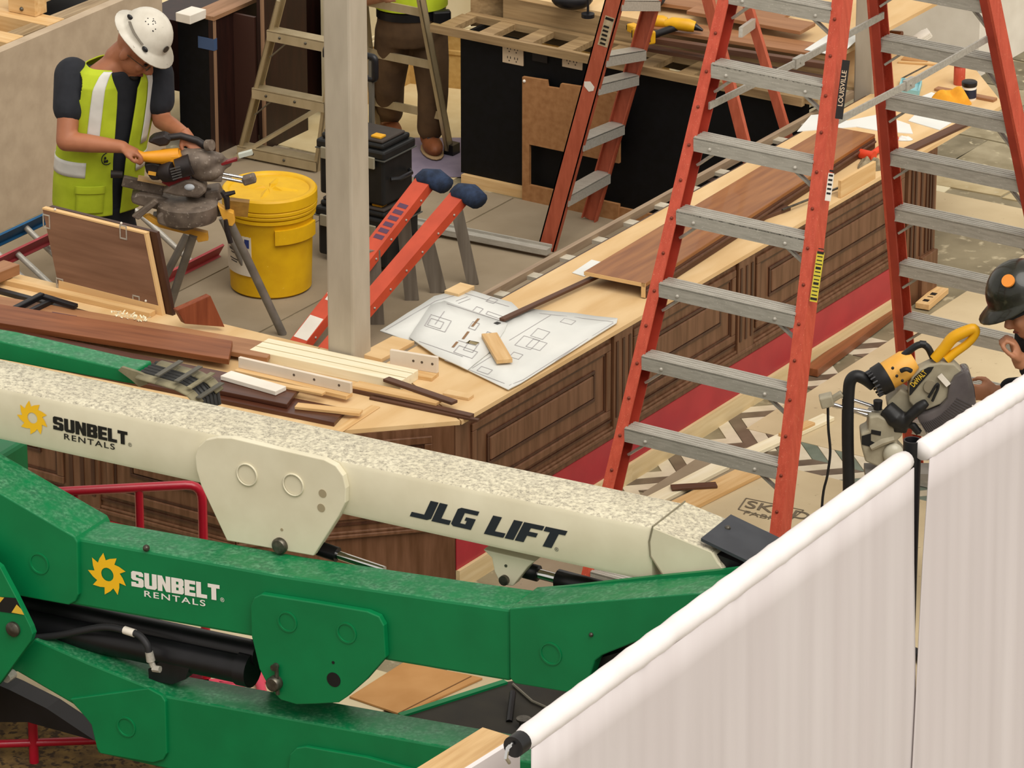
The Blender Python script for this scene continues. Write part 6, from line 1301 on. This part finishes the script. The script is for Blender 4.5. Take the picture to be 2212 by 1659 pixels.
pk_ = strip(.32, .92, .11, .235, 'pocket', m_vest, off=.046); strip(.30, .94, .225, .265, 'pocket_flap', m_vest, off=.052)
m = MB(); o_ = tor(.385, .30, .044); m.tube([o_ + (r1 * math.cos(q) + ZU * math.sin(q)) * .03 for q in [2 * math.pi * i / 14 for i in range(15)]], .0025, 5); m.build('emblem_ring', m_trs, vs); m = MB(); 
for dx, dz_ in ((-.012, .008), (.01, .005), (0, -.012), (.012, -.012)): m.ell(o_ + r1 * dx + ZU * dz_, r1 * .006, f1 * .002, ZU * .008, 8, 6)
m.build('emblem_dots', m_trs, vs)
# helmet
def helmet(root, C, hu, fd, R_, H_, brim, mat, full=True, nm='helmet'):
    sd = fd.cross(hu).normalized(); m = MB(); n = 32; prof = [(math.cos(q), math.sin(q)) for q in [math.pi / 2 * i / 9 for i in range(10)]]
    k = len(m.v)
    rows = [(1.0 + brim, -.05, 1), (1.0 + brim, -.02, 1), (1.04, .05, 0), (1.0, .12, 0)] + [(r, .12 + h * .88, 0) for r, h in prof[1:-1]]
    for r, h, bflag in rows:
        for j in range(n):
            q = 2 * math.pi * j / n; fr = math.cos(q); ext = 1.0
            if bflag: ext = 1.0 + (.10 * max(0, fr) if full else 0); 
            rr_ = r if (full or not bflag) else (1.05 + (brim * max(0, fr) ** 1.5))
            m.v.append(C + (fd * fr * R_ * 1.13 + sd * math.sin(q) * R_) * rr_ * ext + hu * H_ * (h - (.10 * max(0, fr) if bflag else 0)))
    for i in range(len(rows) - 1):
        for j in range(n): a0 = k + i * n + j; a1 = k + i * n + (j + 1) % n; m.f.append((a0, a1, a1 + n, a0 + n))
    m.f.append(tuple(k + (len(rows) - 1) * n + j for j in range(n))); m.f.append(tuple(k + j for j in range(n - 1, -1, -1)))
    return m.build(nm, mat, root, smooth='all'), sd
m_hw = mk('helmet_white', '#d6d0c2', '#c6bfb0', scale=12, rough=.4, c3='#8d8474', s3=40, lo3=.7, hi3=.76)
hl, sd = helmet(w1, CH, hu, fd, .118, .150, .30, m_hw)
side = -1 if sd.dot(FH) > 0 else 1; sv = sd * side
m = MB(); m.tube([CH + sv * .112 + fd * .04 + hu * .03, CH + sv * .118 - fd * .03 + hu * .045, CH + sv * .095 - fd * .085 + hu * .055], .011, 8, flat=.4); m.build('vent_slot', mk('slot_grey', '#6d665a', rough=.6), hl, smooth=True)
for (a_, h_) in ((.062, .02), (-.10, .062)): m = MB(); c_ = CH + sv * (.112 if a_ > 0 else .075) + fd * a_ + hu * h_; m.ell(c_, fd * .018, sv * .008, hu * .012); m.build('side_clip', m_lk, hl, smooth=True)
m = MB(); c_ = CH + fd * .125 + sv * .03 + hu * .055; m.lathe([(.018, 0), (.018, .003)], c_, (fd + sv * .3 + hu * .35), 16); m.build('round_sticker', mk('sticker_dark', '#3a332c', rough=.5), hl)
m = MB(); rr4 = random.Random(2)
for i in range(12): a_ = rr4.uniform(-.035, .03); b_ = rr4.uniform(.045, .085); h_ = .11 + rr4.uniform(-.012, .012); m.sph(CH + fd * a_ + sv * b_ + hu * (.148 * math.sqrt(max(0, 1 - (a_ / .133) ** 2 - (b_ / .118) ** 2)) * .88 + .018), .0035, 6, 4)
m.build('vent_holes', m_lk, hl)

# ---- worker at the stepladder: only the lower half is in view
b2_ = at(930, 332, .006); PN = b2_.copy(); N2 = lambda x, y, d=0.0: V(x, y, PN, d)
f2 = (-FH * .95 + RT * .2).normalized(); r2_ = -(RT * .95 + FH * .2).normalized()
w2 = thing('person', 'worker in brown work trousers and tan boots standing behind the aluminium stepladder', 'person', (b2_.x, b2_.y, 0))
fa = at(842, 290, .006); fb = at(930, 325, .006)
hp_ = N2(888, 70, .05); z_w = hp_.z
wa = hp_ + ZU * .14
knA = (hp_ + r2_ * .1 + fa) / 2 + f2 * .04 + r2_ * .02; knB = (hp_ - r2_ * .11 + fb) / 2 + f2 * .06
top = hp_ + ZU * .62; hdc = top + ZU * .2 + f2 * .03
m = MB(); loft(m, [(hp_ - ZU * .05, r2_ * .16, f2 * .12), (hp_ + ZU * .1, r2_ * .165, f2 * .12), (hp_ + ZU * .3, r2_ * .17, f2 * .12), (hp_ + ZU * .5, r2_ * .19, f2 * .11), (hp_ + ZU * .58, r2_ * .12, f2 * .08), (top, r2_ * .06, f2 * .06)])
head(m, hdc, f2, ZU); limb(m, [top - ZU * .02, hdc - ZU * .06], [.06, .06])
for s, e1, e2 in ((1, r2_ * .27 + f2 * .08 + ZU * .22, r2_ * .2 + f2 * .32 + ZU * .3), (-1, -r2_ * .27 + f2 * .08 + ZU * .22, -r2_ * .2 + f2 * .32 + ZU * .3)):
    limb(m, [hp_ + r2_ * .2 * s + ZU * .5, hp_ + e1], [.06, .045]); limb(m, [hp_ + e1, hp_ + e2], [.045, .03]); hand(m, hp_ + e2, f2 + ZU * .3, -r2_ * s, ZU, .95, .7)
for kn_, ft_, s in ((knA, fa, 1), (knB, fb, -1)): limb(m, [hp_ + r2_ * .09 * s, kn_, ft_ + ZU * .06], [.085, .06, .045])
m.build('body', m_skin2, w2, remesh=.009, smooth='all', sm_it=3)
m_brn = mk('trousers_brown', '#5c452d', '#4a3622', scale=9, rough=.9, bump=.3)
m = MB(); loft(m, [(hp_ - ZU * .07, r2_ * .17, f2 * .135), (hp_, r2_ * .19, f2 * .15), (hp_ + ZU * .1, r2_ * .185, f2 * .145)])
for kn_, ft_, s in ((knA, fa, 1), (knB, fb, -1)): limb(m, [hp_ + r2_ * .095 * s, (hp_ + r2_ * .095 * s + kn_) / 2, kn_, (kn_ * .5 + ft_ * .5) + ZU * .03, ft_ + ZU * .13], [.105, .1, .085, .08, .075])
m.build('trousers', m_brn, w2, remesh=.011, smooth='all', sm_it=2)
m = MB(); m.lathe([(.19, 0), (.19, .05)], hp_ + ZU * .09, ZU, 28, caps=False); bt = MB(); loft(bt, [(hp_ + ZU * .085, r2_ * .19, f2 * .15), (hp_ + ZU * .13, r2_ * .19, f2 * .15)], 28); bt.build('belt', m_lk, w2, smooth=True)
bt = MB(); bt.cbox(hp_ + ZU * .09 - r2_ * .14 + f2 * .13, r2_, f2, ZU, .1, .05, .1); bt.build('tool_pouch', m_lk, w2, bevel=.01)
bt = MB(); loft(bt, [(hp_ + ZU * .14, r2_ * .2, f2 * .16), (hp_ + ZU * .35, r2_ * .2, f2 * .15), (hp_ + ZU * .55, r2_ * .21, f2 * .14)], 28); bt.build('vest', m_vest, w2, smooth=True)
hl2, _ = helmet(w2, hdc + ZU * .03, ZU, f2, .118, .145, .28, m_hw)
m_boot = mk('boot_tan', '#8d5230', '#74401f', scale=14, rough=.6); 
for ft_ in (fa, fb):
    m = MB(); limb(m, [ft_ + ZU * .15 - f2 * .02, ft_ + ZU * .07 - f2 * .02], [.058, .055]); m.ell(ft_ + f2 * .06 + ZU * .05, f2 * .12, r2_ * .055, ZU * .05); bo = m.build('boot', m_boot, w2, remesh=.009, smooth='all', sm_it=2)
    m = MB(); m.ell(ft_ + f2 * .045 + ZU * .012, f2 * .145, r2_ * .06, ZU * .014); m.build('sole', mk('sole_cream', '#a88c66', rough=.7), bo, smooth=True)
    m = MB()
    for i in range(4): c_ = ft_ + f2 * (.065 - .012 * i) + ZU * (.095 + .022 * i); m.tube([c_ - r2_ * .03, c_ + f2 * .012, c_ + r2_ * .03], .004, 6)
    m.build('laces', m_lk, bo)

# ---- worker at the right edge in the black helmet
PX = at(2190, 650, 1.50); K = lambda x, y, d=0.0: V(x, y, PX, d)
f3 = (-RT * .92 - FH * .25).normalized(); r3v = f3.cross(ZU).normalized()
C3 = K(2206, 640); w3 = thing('person', 'worker in black helmet with orange sticker at the right edge of the view', 'person', (C3.x + RT.x * .15, C3.y + RT.y * .15, 0))
hu3 = (ZU * .88 - RT * .40).normalized(); fd3 = (-RT * .80 - ZU * .5 - FH * .2); fd3 = (fd3 - hu3 * fd3.dot(hu3)).normalized()
h3 = C3 - hu3 * .05 + RT * .005
G3 = Vector((C3.x, C3.y, 0)) + RT * .22 + FH * .05; hip3 = G3 + ZU * .86; ch3 = G3 + ZU * 1.2 - RT * .08; nk3 = G3 + ZU * 1.36 - RT * .14
hw = K(2200, 768, -.05)
m = MB(); loft(m, [(hip3, r3v * .16, f3 * .12), (hip3 + ZU * .2, r3v * .165, f3 * .12), (ch3, r3v * .19, f3 * .13), (nk3 - ZU * .04, r3v * .13, f3 * .08), (nk3, r3v * .06, f3 * .06)]); P3 = head(m, h3, fd3, hu3, 1.0); limb(m, [nk3, h3 - hu3 * .05 - fd3 * .03], [.06, .062])
el3 = hw + RT * .22 - ZU * .20; limb(m, [ch3 + r3v * .0 - FH * .18 + ZU * .06, el3], [.06, .045]); limb(m, [el3, hw], [.045, .03]); hand(m, hw, (-RT * .35 + ZU * .9), (-RT * .9 - ZU * .3), -FH, 1.05, 1.5)
el4 = ch3 + FH * .26 - ZU * .22; limb(m, [ch3 + FH * .18 + ZU * .06, el4], [.06, .045]); limb(m, [el4, el4 - RT * .2 - ZU * .02], [.045, .03]); hand(m, el4 - RT * .2 - ZU * .02, -RT, FH, ZU, 1.0, .7)
for s in (-1, 1): limb(m, [hip3 + r3v * .09 * s, G3 + ZU * .46 + r3v * .1 * s + f3 * .03, G3 + ZU * .07 + r3v * .1 * s], [.085, .06, .045])
m.build('body', m_skin2, w3, remesh=.008, smooth='all', sm_it=3); face_parts(P3, w3, fd3, hu3)
m_bj = mk('jacket_black', '#121314', '#0d0e0f', scale=14, rough=.9)
m = MB(); loft(m, [(hip3 - ZU * .02, r3v * .185, f3 * .145), (hip3 + ZU * .2, r3v * .185, f3 * .14), (ch3, r3v * .21, f3 * .15), (nk3 - ZU * .03, r3v * .13, f3 * .09)]); limb(m, [ch3 - FH * .18 + ZU * .06, el3], [.08, .06]); limb(m, [el3, el3 + (hw - el3) * .80], [.06, .046]); limb(m, [ch3 + FH * .18 + ZU * .06, el4], [.08, .06]); limb(m, [el4, el4 - RT * .14], [.06, .046]); m.build('jacket', m_bj, w3, remesh=.011, smooth='all', sm_it=2)
m = MB(); 
for s in (-1, 1): limb(m, [hip3 + r3v * .09 * s, G3 + ZU * .46 + r3v * .1 * s + f3 * .03, G3 + ZU * .1 + r3v * .1 * s], [.105, .085, .07])
m.build('trousers', m_trs, w3, remesh=.012, smooth='all', sm_it=2)
for s in (-1, 1): m = MB(); m.ell(G3 + r3v * .1 * s + f3 * .05 + ZU * .045, f3 * .14, r3v * .05, ZU * .045); m.build('boot', m_lk, w3, smooth=True)
m_hb = mk('helmet_black', '#15160f', '#232419', scale=16, rough=.3, coat=.3, c3='#4a4a38', s3=14, lo3=.62, hi3=.75)
hl3, sd3 = helmet(w3, C3, hu3, fd3, .128, .165, .36, m_hb, full=False)
sv3 = sd3 if sd3.dot(FH) < 0 else -sd3
n3_ = (sv3 * .72 + hu3 * .5 + fd3 * .25).normalized(); c_ = onp(2178, 607, C3 - FH * .118, FH)
m = MB(); m.lathe([(.028, -.004), (.028, .006)], c_, (c_ - C3).normalized(), 22); m.build('orange_sticker', mk('sticker_orange', '#e08a33', rough=.5), hl3)
m = MB(); m.tube([K(2150, 668, -.1), K(2180, 662, -.12), K(2212, 648, -.12)], [.01, .014, .014], 8); m.build('visor_band', m_bj, hl3, smooth=True)
m = MB(); m.ell(K(2149, 662, -.06), RT * .008, FH * .006, ZU * .008); m.build('coloured_tag', mk('tag_lime', '#b8c23a', rough=.5), hl3)
# ------------------------------------------------------------------ tidy: separate pieces become parts of their own, tiny marks stay joined as stuff
def clusters(me, tol=.003):
    n = len(me.vertices); par = list(range(n))
    def fd_(i):
        while par[i] != i: par[i] = par[par[i]]; i = par[i]
        return i
    for e in me.edges:
        a, b = fd_(e.vertices[0]), fd_(e.vertices[1])
        if a != b: par[a] = b
    g = {}
    for i in range(n): g.setdefault(fd_(i), []).append(i)
    isl = list(g.values())
    if len(isl) < 2 or len(isl) > 400: return None
    bb = []
    for s in isl:
        cs = [me.vertices[i].co for i in s]; bb.append([min(c[k] for c in cs) - tol for k in range(3)] + [max(c[k] for c in cs) + tol for k in range(3)])
    q = list(range(len(isl)))
    def fq(i):
        while q[i] != i: q[i] = q[q[i]]; i = q[i]
        return i
    for i in range(len(isl)):
        for j in range(i):
            if all(bb[i][k] <= bb[j][k + 3] and bb[j][k] <= bb[i][k + 3] for k in range(3)): q[fq(i)] = fq(j)
    cl = {}
    for i in range(len(isl)): cl.setdefault(fq(i), []).append(i)
    if len(cl) < 2: return None
    return [(sum((isl[i] for i in c), []), max(max(bb[i][k + 3] for i in c) - min(bb[i][k] for i in c) for k in range(3))) for c in cl.values()]
KEEP = {'belt', 'wood_shavings', 'glasses', 'lettering', 'printed_words'}
for o in [o for o in bpy.data.objects if o.type == 'MESH' and o.data.users == 1 and len(o.data.vertices) < 9000]:
    nm = o.name.split('.')[0]
    if nm in KEEP: continue
    cl = clusters(o.data)
    if not cl: continue
    big_ = sorted(c[1] for c in cl)[len(cl) // 2]
    if o.parent is None: continue
    if big_ < .05 or len(cl) > 40: o['kind'] = 'stuff'; continue
    me = o.data; mats = list(me.materials); sm = me.polygons[0].use_smooth
    for k, (vi, _) in enumerate(cl):
        mp_ = {v: i for i, v in enumerate(vi)}; st_ = set(vi)
        nme = bpy.data.meshes.new(nm); nme.from_pydata([me.vertices[v].co for v in vi], [], [[mp_[v] for v in p.vertices] for p in me.polygons if p.vertices[0] in st_])
        for mt_ in mats: nme.materials.append(mt_)
        nme.polygons.foreach_set('use_smooth', [sm] * len(nme.polygons)); nme.update()
        if k == 0: first = nme
        else:
            c2 = o.copy(); c2.data = nme; COL.objects.link(c2)
            if o.parent: c2.parent = o.parent
    o.data = first
bpy.context.view_layer.update()
